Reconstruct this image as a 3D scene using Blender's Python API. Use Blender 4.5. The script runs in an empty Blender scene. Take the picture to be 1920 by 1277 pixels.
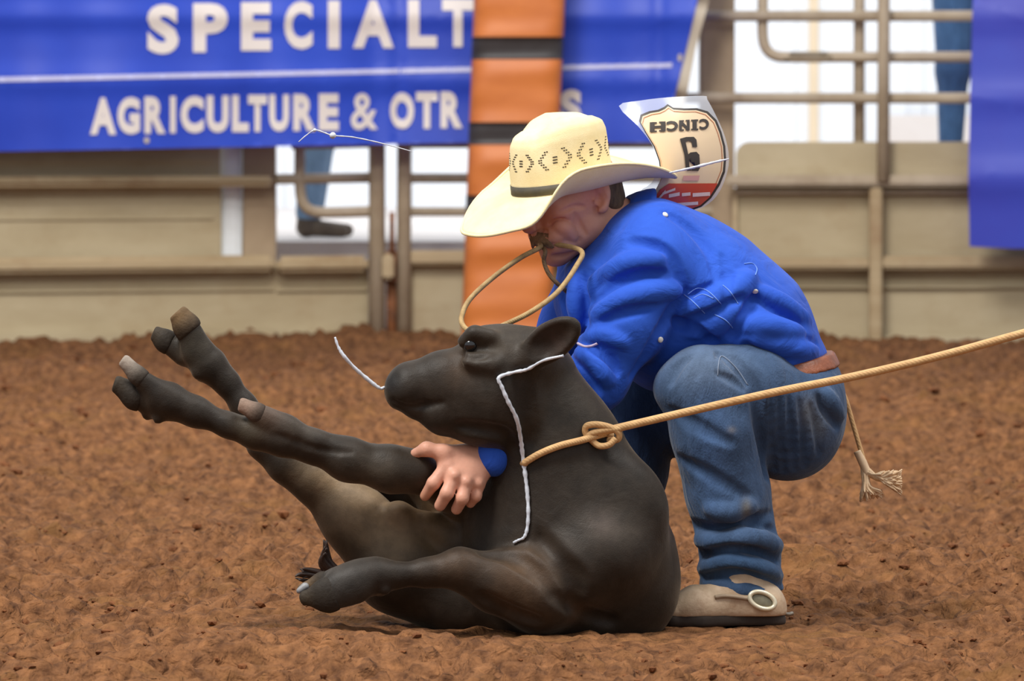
import bpy, bmesh, math, random
import numpy as np
from mathutils import Vector, Matrix

# ------------------------------------------------------------------ camera, world, lights
SC = bpy.context.scene
COL = SC.collection
FPX = 10700.0                       # focal length in pixels of a 1920x1277 frame
CAMY, CAMZ = -10.7, 0.9216
PITCH = math.atan(375.5 / FPX)      # horizon at pixel row 263
cam_d = bpy.data.cameras.new('camera')
cam = bpy.data.objects.new('camera', cam_d); COL.objects.link(cam)
cam.location = (0, CAMY, CAMZ)
cam.rotation_euler = (math.pi / 2 - PITCH, 0, 0)
cam_d.sensor_width = 36.0
cam_d.lens = FPX / 1920 * 36.0
cam_d.clip_end = 300
cam_d.dof.use_dof = True
cam_d.dof.focus_distance = 10.72
cam_d.dof.aperture_fstop = 10.0
SC.camera = cam

world = bpy.data.worlds.new('overcast'); SC.world = world
world.use_nodes = True
bg = world.node_tree.nodes['Background']
bg.inputs[0].default_value = (0.93, 0.96, 1.0, 1)
bg.inputs[1].default_value = 0.70

def area_lamp(name, loc, size, power, color=(1, 0.97, 0.92), target=None):
    d = bpy.data.lights.new(name, 'AREA'); d.shape = 'SQUARE'; d.size = size
    d.energy = power; d.color = color
    o = bpy.data.objects.new(name, d); COL.objects.link(o); o.location = loc
    t = Vector(target) if target else Vector((loc[0], loc[1], 0))
    o.rotation_euler = (t - Vector(loc)).to_track_quat('-Z', 'Y').to_euler()
    return o
area_lamp('arena_area_light', (-3.5, -3.0, 7.5), 2.5, 800, target=(0, 0, 0.5))
area_lamp('arena_area_light', (3.5, -1.0, 7.5), 2.5, 360, target=(0.3, 0.2, 0.5))
area_lamp('arena_area_light', (-1.0, 6.5, 7.5), 3.0, 700, target=(0, 13, 0.6))  # unseen light, added and set forward to brighten the fence face
area_lamp('concourse_daylight', (0.0, 21.0, 9.0), 6.0, 850, color=(0.95, 0.98, 1.0), target=(0, 28, 1.0))

vs = SC.view_settings
vs.view_transform = 'Standard'; vs.look = 'None'; vs.exposure = 0.0; vs.gamma = 1.0
vs.use_curve_mapping = False

# ------------------------------------------------------------------ pixel -> world on a depth plane
_cp, _sp = math.cos(PITCH), math.sin(PITCH)
def ray(px, py):
    dx = (px - 960.0) / FPX; dy = -(py - 638.5) / FPX
    return np.array([dx, _cp + dy * _sp, -_sp + dy * _cp])
def C(px, py, d=0.0):
    r = ray(px, py); t = (d - CAMY) / r[1]
    return np.array([r[0] * t, d, CAMZ + r[2] * t])
def S(d): return (d - CAMY) / FPX       # metres per pixel at depth d

# ------------------------------------------------------------------ object helpers
def tag(o, label=None, cat=None, group=None, kind=None):
    if label: o['label'] = label
    if cat: o['category'] = cat
    if group: o['group'] = group
    if kind: o['kind'] = kind
    return o
def empty(name, loc=(0, 0, 0)):
    o = bpy.data.objects.new(name, None); COL.objects.link(o)
    o.location = [float(v) for v in loc]; o.empty_display_size = 0.1
    return o
def link(name, me, mat=None, parent=None, smooth=False):
    o = bpy.data.objects.new(name, me); COL.objects.link(o)
    if mat is not None and len(me.materials) == 0: me.materials.append(mat)
    if smooth: me.shade_smooth()
    if parent is not None:
        o.parent = parent
        off = Vector((0, 0, 0)); p = parent
        while p is not None: off += Vector(p.location); p = p.parent
        o.location = -off                  # meshes are authored in world coordinates
    return o
def mesh_from(name, v, f):
    me = bpy.data.meshes.new(name)
    me.from_pydata([tuple(map(float, p)) for p in v], [], [tuple(q) for q in f]); me.update()
    return me
def fast_mesh(name, v, q):
    """numpy verts (n,3) and quads (m,4)"""
    me = bpy.data.meshes.new(name)
    n, m = len(v), len(q)
    me.vertices.add(n); me.vertices.foreach_set('co', np.asarray(v, np.float32).ravel())
    me.loops.add(m * 4); me.loops.foreach_set('vertex_index', np.asarray(q, np.int32).ravel())
    me.polygons.add(m); me.polygons.foreach_set('loop_start', np.arange(0, m * 4, 4, dtype=np.int32))
    me.update(calc_edges=True); me.validate()
    return me
def bm_obj(name, bm, mat, parent=None, smooth=False):
    bmesh.ops.recalc_face_normals(bm, faces=bm.faces)
    me = bpy.data.meshes.new(name); bm.to_mesh(me); bm.free()
    return link(name, me, mat, parent, smooth)
def bm_box(bm, x0, x1, y0, y1, z0, z1, bevel=0.0):
    r = bmesh.ops.create_cube(bm, size=1.0)
    for v in r['verts']:
        v.co = Vector(((x0 + x1) / 2 + v.co.x * (x1 - x0), (y0 + y1) / 2 + v.co.y * (y1 - y0), (z0 + z1) / 2 + v.co.z * (z1 - z0)))
    if bevel > 0:
        es = list({e for v in r['verts'] for e in v.link_edges})
        bmesh.ops.bevel(bm, geom=es, offset=bevel, segments=2, affect='EDGES', profile=0.6)
def box(name, x0, x1, y0, y1, z0, z1, mat, parent=None, bevel=0.004):
    bm = bmesh.new(); bm_box(bm, x0, x1, y0, y1, z0, z1, bevel)
    return bm_obj(name, bm, mat, parent)
def catmull(pts, n=8, closed=False):
    P = [np.array(p, float) for p in pts]; out = []
    m = len(P)
    for i in range(m if closed else m - 1):
        if closed: a, b, c, d = P[(i - 1) % m], P[i], P[(i + 1) % m], P[(i + 2) % m]
        else: a, b, c, d = P[max(i - 1, 0)], P[i], P[i + 1], P[min(i + 2, m - 1)]
        for k in range(n):
            t = k / n
            out.append(0.5 * (2 * b + (c - a) * t + (2 * a - 5 * b + 4 * c - d) * t * t + (3 * b - a - 3 * c + d) * t ** 3))
    if not closed: out.append(P[-1])
    return out
def tube_bm(bm, pts, r, seg=10, closed=False, caps=True, square=False):
    P = [Vector([float(v) for v in p]) for p in pts]; m = len(P)
    R = r if hasattr(r, '__len__') else [r] * m
    t0 = (P[1] - P[0]).normalized()
    nrm = t0.orthogonal().normalized()
    if square:
        up = Vector((0, 1, 0)); nrm = (up - t0 * up.dot(t0)).normalized()
    rings = []
    for i in range(m):
        if closed: t = (P[(i + 1) % m] - P[i - 1]).normalized()
        else: t = (P[min(i + 1, m - 1)] - P[max(i - 1, 0)]).normalized()
        nrm = (nrm - t * nrm.dot(t)).normalized(); b = t.cross(nrm)
        ring = []
        for k in range(seg):
            a = 2 * math.pi * k / seg + (math.pi / 4 if square else 0)
            c, s = math.cos(a), math.sin(a)
            if square:
                e = 0.22; c = math.copysign(abs(c) ** e, c); s = math.copysign(abs(s) ** e, s)
            ring.append(bm.verts.new(P[i] + (nrm * c + b * s) * R[i]))
        rings.append(ring)
    for i in range(m if closed else m - 1):
        A, B = rings[i], rings[(i + 1) % m]
        for k in range(seg):
            bm.faces.new((A[k], A[(k + 1) % seg], B[(k + 1) % seg], B[k]))
    if caps and not closed:
        bm.faces.new(rings[0][::-1]); bm.faces.new(rings[-1])
def tube(name, pts, r, mat, parent=None, seg=10, closed=False, square=False):
    bm = bmesh.new(); tube_bm(bm, pts, r, seg, closed, True, square)
    return bm_obj(name, bm, mat, parent, True)

# ------------------------------------------------------------------ materials
def lin(c):
    return tuple(((v / 255) / 12.92 if v / 255 <= 0.04045 else ((v / 255 + 0.055) / 1.055) ** 2.4) for v in c)
def mat(name, rgb, rough=0.6, var=0.0, vscale=6.0, bump=0.0, bscale=120.0, second=None, metal=0.0, spec=0.5,
        attr=False, sheen=0.0, coat=0.0, stretch=None, emit=None, wave=None, third=None, tscale=2.0, tamount=0.5, bump2=None, stint=(1, 1, 1), detail=6):
    """procedural principled material; rgb in linear"""
    m = bpy.data.materials.new(name); m.use_nodes = True
    nt = m.node_tree; N = nt.nodes; L = nt.links
    b = N['Principled BSDF']
    b.inputs['Roughness'].default_value = rough; b.inputs['Metallic'].default_value = metal
    b.inputs['Specular IOR Level'].default_value = spec
    if sheen: b.inputs['Sheen Weight'].default_value = sheen; b.inputs['Sheen Tint'].default_value = (*stint, 1); b.inputs['Sheen Roughness'].default_value = 0.4
    if coat: b.inputs['Coat Weight'].default_value = coat; b.inputs['Coat Roughness'].default_value = 0.15
    tc = N.new('ShaderNodeTexCoord'); vec = tc.outputs['Object']
    if stretch:
        mp = N.new('ShaderNodeMapping'); mp.inputs['Scale'].default_value = stretch
        L.new(vec, mp.inputs['Vector']); vec = mp.outputs['Vector']
    src = None
    if attr:
        a = N.new('ShaderNodeAttribute'); a.attribute_name = 'Col'; src = a.outputs['Color']
    if var > 0 or second is not None:
        n1 = N.new('ShaderNodeTexNoise'); n1.inputs['Scale'].default_value = vscale; n1.inputs['Detail'].default_value = detail
        n1.inputs['Roughness'].default_value = 0.62
        L.new(vec, n1.inputs['Vector'])
        cr = N.new('ShaderNodeValToRGB'); cr.color_ramp.elements[0].position = 0.33; cr.color_ramp.elements[1].position = 0.68
        L.new(n1.outputs['Fac'], cr.inputs['Fac'])
        mx = N.new('ShaderNodeMix'); mx.data_type = 'RGBA'
        L.new(cr.outputs['Color'], mx.inputs['Factor'])
        c2 = second if second is not None else tuple(v * (1 - var) for v in rgb)
        if src is not None:
            mu = N.new('ShaderNodeMix'); mu.data_type = 'RGBA'; mu.blend_type = 'MULTIPLY'; mu.inputs['Factor'].default_value = 1
            L.new(src, mu.inputs[6]); mu.inputs[7].default_value = (1 - var, 1 - var, 1 - var, 1)
            L.new(src, mx.inputs[6]); L.new(mu.outputs[2], mx.inputs[7])
        else:
            mx.inputs[6].default_value = (*rgb, 1); mx.inputs[7].default_value = (*c2, 1)
        src = mx.outputs[2]
    if third is not None:
        n3 = N.new('ShaderNodeTexNoise'); n3.inputs['Scale'].default_value = tscale; n3.inputs['Detail'].default_value = 8
        n3.inputs['Roughness'].default_value = 0.7
        L.new(tc.outputs['Object'], n3.inputs['Vector'])
        c3 = N.new('ShaderNodeValToRGB'); c3.color_ramp.elements[0].position = 0.52; c3.color_ramp.elements[1].position = 0.72
        c3.color_ramp.elements[1].color = (tamount, tamount, tamount, 1)
        L.new(n3.outputs['Fac'], c3.inputs['Fac'])
        m3 = N.new('ShaderNodeMix'); m3.data_type = 'RGBA'
        L.new(c3.outputs['Color'], m3.inputs['Factor'])
        if src is not None: L.new(src, m3.inputs[6])
        else: m3.inputs[6].default_value = (*rgb, 1)
        m3.inputs[7].default_value = (*third, 1); src = m3.outputs[2]
    if src is not None: L.new(src, b.inputs['Base Color'])
    else: b.inputs['Base Color'].default_value = (*rgb, 1)
    if bump > 0 and bump2:
        n2 = N.new('ShaderNodeTexNoise'); n2.inputs['Scale'].default_value = bscale; n2.inputs['Detail'].default_value = 4
        n4 = N.new('ShaderNodeTexNoise'); n4.inputs['Scale'].default_value = bump2[0]; n4.inputs['Detail'].default_value = 3; n4.inputs['Distortion'].default_value = bump2[3]
        L.new(vec, n2.inputs['Vector']); L.new(vec, n4.inputs['Vector'])
        b1_ = N.new('ShaderNodeBump'); b1_.inputs['Strength'].default_value = bump2[1]; b1_.inputs['Distance'].default_value = bump2[2]
        bp = N.new('ShaderNodeBump'); bp.inputs['Strength'].default_value = bump; bp.inputs['Distance'].default_value = 0.004
        L.new(n4.outputs['Fac'], b1_.inputs['Height']); L.new(n2.outputs['Fac'], bp.inputs['Height']); L.new(b1_.outputs['Normal'], bp.inputs['Normal'])
        L.new(bp.outputs['Normal'], b.inputs['Normal'])
    elif bump > 0:
        n2 = N.new('ShaderNodeTexNoise'); n2.inputs['Scale'].default_value = bscale; n2.inputs['Detail'].default_value = 4
        L.new(vec, n2.inputs['Vector'])
        bp = N.new('ShaderNodeBump'); bp.inputs['Strength'].default_value = bump; bp.inputs['Distance'].default_value = 0.004
        L.new(n2.outputs['Fac'], bp.inputs['Height']); L.new(bp.outputs['Normal'], b.inputs['Normal'])
    return m

# ------------------------------------------------------------------ implicit modelling: smooth blends of tapered limbs
def smin(a, b, k):
    if k <= 0: return np.minimum(a, b)
    h = np.maximum(k - np.abs(a - b), 0) / k
    return np.minimum(a, b) - h * h * k * 0.25
class Field:
    def __init__(self): self.p = []; self.big = 0.07
    def limb(self, a, b, r1, r2, k=0.03, s=1.0, op='u'):
        """tapered capsule a-b (world points); s stretches it in depth (y)"""
        a = np.array(a, float); b = np.array(b, float); m = max(r1, r2) * max(1, s)
        lo = np.minimum(a, b) - m; hi = np.maximum(a, b) + m
        def f(x, y, z):
            ba = b - a; L2 = max(float(ba @ ba), 1e-12)
            t = np.clip(((x - a[0]) * ba[0] + (y - a[1]) * ba[1] + (z - a[2]) * ba[2]) / L2, 0, 1)
            ox = x - a[0] - t * ba[0]; oy = (y - a[1] - t * ba[1]) / s; oz = z - a[2] - t * ba[2]
            return np.sqrt(ox * ox + oy * oy + oz * oz) - (r1 + (r2 - r1) * t)
        self.p.append((f, lo, hi, k, op)); return self
    def chain(self, pts, k=0.02, s=1.0, op='u'):
        """pts: (x,y,z,r)"""
        for p, q in zip(pts[:-1], pts[1:]): self.limb(p[:3], q[:3], p[3], q[3], k, s, op)
        return self
    def ball(self, c, r, k=0.03, s=1.0, op='u'): return self.limb(c, c, r, r, k, s, op)
    def ell(self, c, rad, axes=None, k=0.03, op='u'):
        """ellipsoid; axes = 3 row vectors"""
        c = np.array(c, float); rad = np.array(rad, float)
        A = np.eye(3) if axes is None else np.array(axes, float)
        ext = np.sqrt(((A * rad[:, None]) ** 2).sum(0))
        def f(x, y, z):
            X, Y, Z = x - c[0], y - c[1], z - c[2]
            q = [(A[i, 0] * X + A[i, 1] * Y + A[i, 2] * Z) / rad[i] for i in range(3)]
            k0 = np.sqrt(q[0] ** 2 + q[1] ** 2 + q[2] ** 2)
            k1 = np.sqrt((q[0] / rad[0]) ** 2 + (q[1] / rad[1]) ** 2 + (q[2] / rad[2]) ** 2)
            return k0 * (k0 - 1) / np.maximum(k1, 1e-9)
        self.p.append((f, c - ext, c + ext, k, op)); return self
    def plane(self, c, n, k=0.005):
        """keep the side the normal points away from"""
        c = np.array(c, float); n = np.array(n, float); n = n / np.linalg.norm(n)
        f = lambda x, y, z: (x - c[0]) * n[0] + (y - c[1]) * n[1] + (z - c[2]) * n[2]
        self.p.append((f, None, None, k, 'i')); return self
    def apply(self, D, d, k, op):
        if op == 'u': return smin(D, d, k)
        if op == 's': return -smin(-D, d, k)
        return -smin(-D, -d, k)
    def ev(self, P):
        P = np.atleast_2d(P); x, y, z = P[:, 0], P[:, 1], P[:, 2]
        D = np.full(len(P), self.big)
        for f, lo, hi, k, op in self.p: D = self.apply(D, f(x, y, z), k, op)
        return D
    def hit(self, px, py, d0=-0.6, d1=0.9, lift=0.0):
        """first surface point seen along a pixel's line, with normal"""
        r = ray(px, py); A = C(px, py, d0); Z = C(px, py, d1); lo_, hi_ = np.minimum(A, Z) - .05, np.maximum(A, Z) + .05
        keep = self.p
        self.p = [q for q in keep if q[1] is None or (q[1][0] < hi_[0] and q[2][0] > lo_[0] and q[1][2] < hi_[2] and q[2][2] > lo_[2])]
        try: return self._hit(r, d0, d1, lift)
        finally: self.p = keep
    def _hit(self, r, d0, d1, lift):
        ds = np.arange(d0, d1, 0.006)
        P = np.array([0, CAMY, CAMZ]) + r[None, :] * ((ds - CAMY) / r[1])[:, None]
        v = self.ev(P); w = np.where(v < 0)[0]
        if len(w) == 0: return None, None
        i = w[0]; t = 0 if i == 0 else v[i - 1] / (v[i - 1] - v[i])
        p = P[i] if i == 0 else P[i - 1] + (P[i] - P[i - 1]) * t
        e = 0.003; q = np.eye(3) * e
        g = self.ev(np.concatenate([p + q, p - q]))
        n = g[:3] - g[3:]; n = n / (np.linalg.norm(n) + 1e-9)
        return p + n * lift, n
    def crease(self, px, r=0.006, depth=0.35, k=0.010, op='s', n=4, taper=True):
        """a fold ('u') or groove ('s') that lies on the surface seen along a pixel polyline"""
        pts = [self.hit(*p) for p in catmull([np.array(q, float) for q in px], n)]
        pts = [(p, m) for p, m in pts if p is not None]
        out = []
        for i, (p, m) in enumerate(pts):
            u = i / max(len(pts) - 1, 1); rr = r * (0.35 + 0.65 * math.sin(math.pi * min(max(u, 0.08), 0.92)) if taper else 1)
            q = p + m * rr * (1 - 2 * depth if op == 's' else -(1 - 2 * depth))
            out.append((*q, rr))
        # skip jumps between surfaces
        for a, b in zip(out[:-1], out[1:]):
            if np.linalg.norm(np.array(a[:3]) - np.array(b[:3])) < 0.05: self.limb(a[:3], b[:3], a[3], b[3], k, 1.0, op)
        return self
    def mesh(self, name, h, smooth=1, pad=0.02, shift=0.0):
        los = np.array([p[1] for p in self.p if p[1] is not None and p[4] == 'u']); his = np.array([p[2] for p in self.p if p[1] is not None and p[4] == 'u'])
        lo = los.min(0) - pad; hi = his.max(0) + pad
        n = np.ceil((hi - lo) / h).astype(int) + 1
        ax = [(lo[i] + h * np.arange(n[i])).astype(np.float32) for i in range(3)]
        D = np.full(n, self.big, np.float32)
        for f, l, u, k, op in self.p:
            if l is None: sl = [slice(0, n[i]) for i in range(3)]
            else:
                mg = max(k, 0.012) + 2 * h if op != 'u' else max(self.big, k)
                sl = []
                for i in range(3):
                    a = max(int((l[i] - mg - lo[i]) / h), 0); b = min(int((u[i] + mg - lo[i]) / h) + 2, n[i])
                    sl.append(slice(a, max(b, a)))
            sl = tuple(sl)
            X = ax[0][sl[0]][:, None, None]; Y = ax[1][sl[1]][None, :, None]; Z = ax[2][sl[2]][None, None, :]
            if X.size == 0 or Y.size == 0 or Z.size == 0: continue
            D[sl] = self.apply(D[sl], f(X, Y, Z).astype(np.float32), k, op)
        D += shift
        v, q = nets(D, lo, h)
        v = relax(v, q, smooth)
        return fast_mesh(name, v, q), v
def nets(D, lo, h):
    I = D < 0
    n = D.shape
    c = np.zeros([s - 1 for s in n], np.uint8)
    for a in (0, 1):
        for b in (0, 1):
            for e in (0, 1): c += I[a:n[0] - 1 + a, b:n[1] - 1 + b, e:n[2] - 1 + e]
    act = np.argwhere((c > 0) & (c < 8))
    ids = np.full(c.shape, -1, np.int32); ids[tuple(act.T)] = np.arange(len(act))
    acc = np.zeros((len(act), 3)); cnt = np.zeros(len(act))
    offs = [(a, b, e) for a in (0, 1) for b in (0, 1) for e in (0, 1)]
    for o in offs:
        for axs in range(3):
            if o[axs] == 1: continue
            o2 = list(o); o2[axs] = 1
            d0 = D[act[:, 0] + o[0], act[:, 1] + o[1], act[:, 2] + o[2]]
            d1 = D[act[:, 0] + o2[0], act[:, 1] + o2[1], act[:, 2] + o2[2]]
            mk = (d0 < 0) != (d1 < 0)
            t = d0[mk] / (d0[mk] - d1[mk])
            p = np.tile(np.array(o, float), (mk.sum(), 1)); p[:, axs] += t
            acc[mk] += p; cnt[mk] += 1
    v = lo + h * (act + acc / cnt[:, None])
    Q = []
    for axs in range(3):
        o1, o2 = [(1, 2), (2, 0), (0, 1)][axs]
        s0 = [slice(0, n[i]) for i in range(3)]; s1 = list(s0)
        s0[axs] = slice(0, n[axs] - 1); s1[axs] = slice(1, n[axs])
        A = I[tuple(s0)]; B = I[tuple(s1)]
        e = np.argwhere(A != B)
        e = e[(e[:, o1] > 0) & (e[:, o2] > 0) & (e[:, o1] < n[o1] - 1) & (e[:, o2] < n[o2] - 1)]
        flip = I[tuple(e.T)]
        def cell(d1, d2):
            g = e.copy(); g[:, o1] -= d1; g[:, o2] -= d2; return ids[tuple(g.T)]
        q = np.stack([cell(1, 1), cell(0, 1), cell(0, 0), cell(1, 0)], 1)
        q[~flip] = q[~flip][:, ::-1]
        Q.append(q)
    return v, np.concatenate(Q)
def relax(v, q, it):
    e = np.concatenate([q[:, [0, 1]], q[:, [1, 2]], q[:, [2, 3]], q[:, [3, 0]]])
    for lam in [0.55, -0.57] * it:
        s = np.zeros_like(v); c = np.zeros(len(v))
        for ax in range(3):
            s[:, ax] = np.bincount(e[:, 0], v[e[:, 1], ax], len(v)) + np.bincount(e[:, 1], v[e[:, 0], ax], len(v))
        c = np.bincount(e[:, 0], minlength=len(v)) + np.bincount(e[:, 1], minlength=len(v))
        v = v + lam * (s / np.maximum(c, 1)[:, None] - v)
    return v
def paint(me, v, base, blobs):
    """per-vertex colour: base colour and soft patches (point, radius, colour, weight)"""
    c = np.tile(np.array(base, float), (len(v), 1))
    for p, r, col, w in blobs:
        p = np.array(p, float); r = np.array(r, float) if hasattr(r, '__len__') else np.array([r] * 3)
        g = w * np.exp(-(((v - p) / r) ** 2).sum(1))
        c = c * (1 - g[:, None]) + np.array(col) * g[:, None]
    a = me.attributes.new('Col', 'FLOAT_COLOR', 'POINT')
    a.data.foreach_set('color', np.concatenate([c, np.ones((len(v), 1))], 1).astype(np.float32).ravel())
    return c
_G = {}
def vnoise(x, y, seed, cell):
    if seed not in _G: _G[seed] = np.random.RandomState(seed).rand(512, 512)
    G = _G[seed]
    u = x / cell + 137.3; w = y / cell + 91.7
    i = np.floor(u).astype(int); j = np.floor(w).astype(int)
    a = u - i; b = w - j; a = a * a * (3 - 2 * a); b = b * b * (3 - 2 * b)
    g = lambda p, q: G[p % 512, q % 512]
    return (g(i, j) * (1 - a) * (1 - b) + g(i + 1, j) * a * (1 - b) + g(i, j + 1) * (1 - a) * b + g(i + 1, j + 1) * a * b) - 0.5

# flat shapes drawn in pixel coordinates, cut finely and laid onto a curved sheet
def flat(bm, pts):
    vs_ = [bm.verts.new((p[0], p[1], 0)) for p in pts]
    return bm.faces.new(vs_)
def cut_map(bm, fn, step):
    bmesh.ops.triangulate(bm, faces=[f for f in bm.faces if len(f.verts) > 4])
    xs = [v.co.x for v in bm.verts]; ys = [v.co.y for v in bm.verts]
    for a, b, no in ((min(xs), max(xs), (1, 0, 0)), (min(ys), max(ys), (0, 1, 0))):
        t = math.ceil(a / step + 1e-6) * step
        while t < b:
            co = (t, 0, 0) if no[0] else (0, t, 0)
            bmesh.ops.bisect_plane(bm, geom=bm.verts[:] + bm.edges[:] + bm.faces[:], plane_co=co, plane_no=no)
            t += step
    for v in bm.verts: v.co = Vector([float(t) for t in fn(v.co.x, v.co.y)])
def glyph(bm, ch, x0, x1, y0, y1, bold=0.03, rot=False, y0r=None, y1r=None):
    """one character fitted to a pixel box (y0 top, y1 bottom; y0r/y1r at its right edge)"""
    cu = bpy.data.curves.new('g', 'FONT'); cu.body = ch; cu.offset = bold; cu.resolution_u = 4
    ob = bpy.data.objects.new('g', cu); COL.objects.link(ob)
    bpy.context.view_layer.update()
    me = bpy.data.meshes.new_from_object(ob.evaluated_get(bpy.context.evaluated_depsgraph_get()))
    co = [v.co.copy() for v in me.vertices]
    ax, bx = min(c.x for c in co), max(c.x for c in co); ay, by = min(c.y for c in co), max(c.y for c in co)
    y0r = y0 if y0r is None else y0r; y1r = y1 if y1r is None else y1r
    vs_ = []
    for c in co:
        u = (c.x - ax) / (bx - ax); w = (c.y - ay) / (by - ay)
        if rot: u, w = 1 - u, 1 - w
        top = y0 + (y0r - y0) * u; bot = y1 + (y1r - y1) * u
        vs_.append(bm.verts.new((x0 + u * (x1 - x0), bot + (top - bot) * w, 0)))
    for p in me.polygons:
        try: bm.faces.new([vs_[i] for i in p.vertices])
        except ValueError: pass
    bpy.data.objects.remove(ob); bpy.data.curves.remove(cu); bpy.data.meshes.remove(me)

# ------------------------------------------------------------------ materials of the place
M = {}
M['dirt'] = mat('arena_dirt', lin((138, 94, 60)), 0.95, second=lin((74, 47, 30)), vscale=30.0, detail=10, bump=1.0, bscale=110.0, bump2=(26.0, 1.0, 0.02, 1.0), spec=0.15,  # fine dark mottling: uneven soil colour, plus painted shade between the crumbs
                third=lin((120, 84, 44)), tscale=2.6, tamount=0.7, stretch=(1, 0.7, 1))
M['clod'] = mat('dirt_clod', lin((124, 79, 49)), 0.95, second=lin((92, 57, 36)), vscale=14.0, bump=0.8, bscale=60.0, spec=0.15)
M['sheet'] = mat('tan_painted_sheet', lin((186, 171, 140)), 0.6, second=lin((166, 149, 117)), vscale=2.2, stretch=(0.5, 1, 2.2), bump=0.1, bscale=20,
                 third=lin((150, 122, 84)), tscale=3.0, tamount=0.35)
M['rail'] = mat('tan_painted_rail', lin((184, 164, 131)), 0.5, second=lin((156, 132, 97)), vscale=3.0, stretch=(0.4, 1, 3),
                third=lin((128, 86, 48)), tscale=4.0, tamount=0.55)
M['tube'] = mat('weathered_grey_tube', lin((186, 170, 148)), 0.5, second=lin((164, 146, 122)), vscale=4.0, third=lin((112, 84, 60)), tscale=6.0, tamount=0.4)
M['post'] = mat('brown_grey_post', lin((176, 154, 126)), 0.6, second=lin((150, 128, 102)), vscale=3.0)
M['palepost'] = mat('pale_galvanised_post', lin((236, 240, 244)), 0.4, second=lin((220, 222, 222)), vscale=5.0)
M['rust'] = mat('rusty_hinge', lin((150, 92, 52)), 0.8, second=lin((96, 60, 38)), vscale=18.0, bump=0.4)
M['blue_vinyl'] = mat('blue_vinyl', lin((38, 74, 198)), 0.5, second=lin((32, 62, 180)), vscale=1.6)
M['blue_vinyl_deep'] = mat('deep_blue_vinyl', lin((58, 76, 190)), 0.45, second=lin((62, 66, 178)), vscale=1.4)
M['print_white'] = mat('off_white_print', lin((228, 219, 214)), 0.5, second=lin((220, 210, 206)), vscale=3.0)
M['print_lilac'] = mat('pale_lilac_print', lin((190, 190, 226)), 0.5, var=0.05)
M['hem'] = mat('beige_hem', lin((196, 184, 166)), 0.6, var=0.1)
M['orange_vinyl'] = mat('orange_vinyl', lin((212, 124, 60)), 0.5, second=lin((194, 108, 50)), vscale=3.0, stretch=(1, 1, 2.5))
M['black_vinyl'] = mat('black_vinyl_band', lin((58, 54, 56)), 0.5, second=lin((48, 44, 44)), vscale=5.0)
M['siding'] = mat('white_metal_siding', lin((236, 240, 246)), 0.5, var=0.03, vscale=2.0)
M['trimbeige'] = mat('beige_trim', lin((226, 206, 176)), 0.6, var=0.05)
M['concrete'] = mat('pale_concrete', lin((226, 222, 220)), 0.8, second=lin((214, 204, 198)), vscale=1.2)

# ------------------------------------------------------------------ arena floor: churned dirt as a real height field
def dirt_h(x, y):
    h = 0.075 * vnoise(x, y * 0.8, 1, 0.85) + 0.060 * vnoise(x, y, 2, 0.30) + 0.034 * vnoise(x, y, 3, 0.11)
    c = vnoise(x, y, 4, 0.05); f = vnoise(x, y, 5, 0.026)
    h = h + 0.060 * np.abs(c) + 0.036 * f + 0.030 * np.maximum(vnoise(x, y, 7, 0.075) - 0.2, 0) + 0.05 * np.maximum(vnoise(x, y, 6, 0.16) - 0.22, 0)
    q = np.exp(-((np.abs(x - 0.05) / 0.78) ** 4 + (np.abs(y + .05) / 0.55) ** 4))           # trampled flat under the calf
    h = (h - 0.014) * (1 - 0.72 * q) + 0.006 * q
    h = h - 0.001 + 0.10 * np.exp(-((y - 14.9) / 0.5) ** 2) * np.maximum(vnoise(x, y, 8, 0.7) + 0.12, 0)   # pushed up at the fence
    return h
gx = np.concatenate([np.arange(-7.0, -2.9, 0.04), np.arange(-2.9, 2.9, 0.0105), np.arange(2.9, 7.0, 0.04)]); gy = np.concatenate([np.arange(-2.4, -1.4, 0.03), np.arange(-1.4, 2.0, 0.0125), np.arange(2.0, 7.0, 0.024), np.arange(7.0, 15.9, 0.036)])
XX, YY = np.meshgrid(gx, gy, indexing='ij'); ZZ = dirt_h(XX, YY)
vv = np.stack([XX, YY, ZZ], -1).reshape(-1, 3)
ii = np.arange(len(gx) * len(gy)).reshape(len(gx), len(gy))
qq = np.stack([ii[:-1, :-1], ii[1:, :-1], ii[1:, 1:], ii[:-1, 1:]], -1).reshape(-1, 4)
floor = link('floor', fast_mesh('floor', vv, qq), M['dirt'], smooth=True)
tag(floor, 'churned reddish brown dirt of the arena', kind='structure')
bm = bmesh.new(); bm_box(bm, -30, 30, -14, 15.9, -0.5, -0.06)
tag(bm_obj('floor', bm, M['dirt']), 'plain brown dirt of the arena around the churned part', kind='structure')

rng = random.Random(4)
def clods(n, xr, yr, smin_, smax_):
    V, F = [], []
    ico = bmesh.new(); bmesh.ops.create_icosphere(ico, subdivisions=1, radius=1)
    bv = [v.co.copy() for v in ico.verts]; bf = [[v.index for v in f.verts] for f in ico.faces]; ico.free()
    for _ in range(n):
        x, y = rng.uniform(*xr), rng.uniform(*yr)
        if (x - 0.05) ** 2 / 0.5 + y * y / 0.1 < 1: continue
        s = smin_ * (smax_ / smin_) ** (rng.random() ** 2.2)
        z = float(dirt_h(np.array([x]), np.array([y]))[0]); b = len(V)
        a = rng.uniform(0, 6.28); sx, sy, sz = s * rng.uniform(.8, 1.5), s * rng.uniform(.7, 1.2), s * rng.uniform(.45, .8)
        for c in bv:
            j = rng.uniform(0.7, 1.25); X, Y = c.x * sx * j, c.y * sy * j
            V.append((x + X * math.cos(a) - Y * math.sin(a), y + X * math.sin(a) + Y * math.cos(a), z + sz * 0.25 + c.z * sz * j))
        F += [[i + b for i in f] for f in bf]
    return V, F
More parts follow.
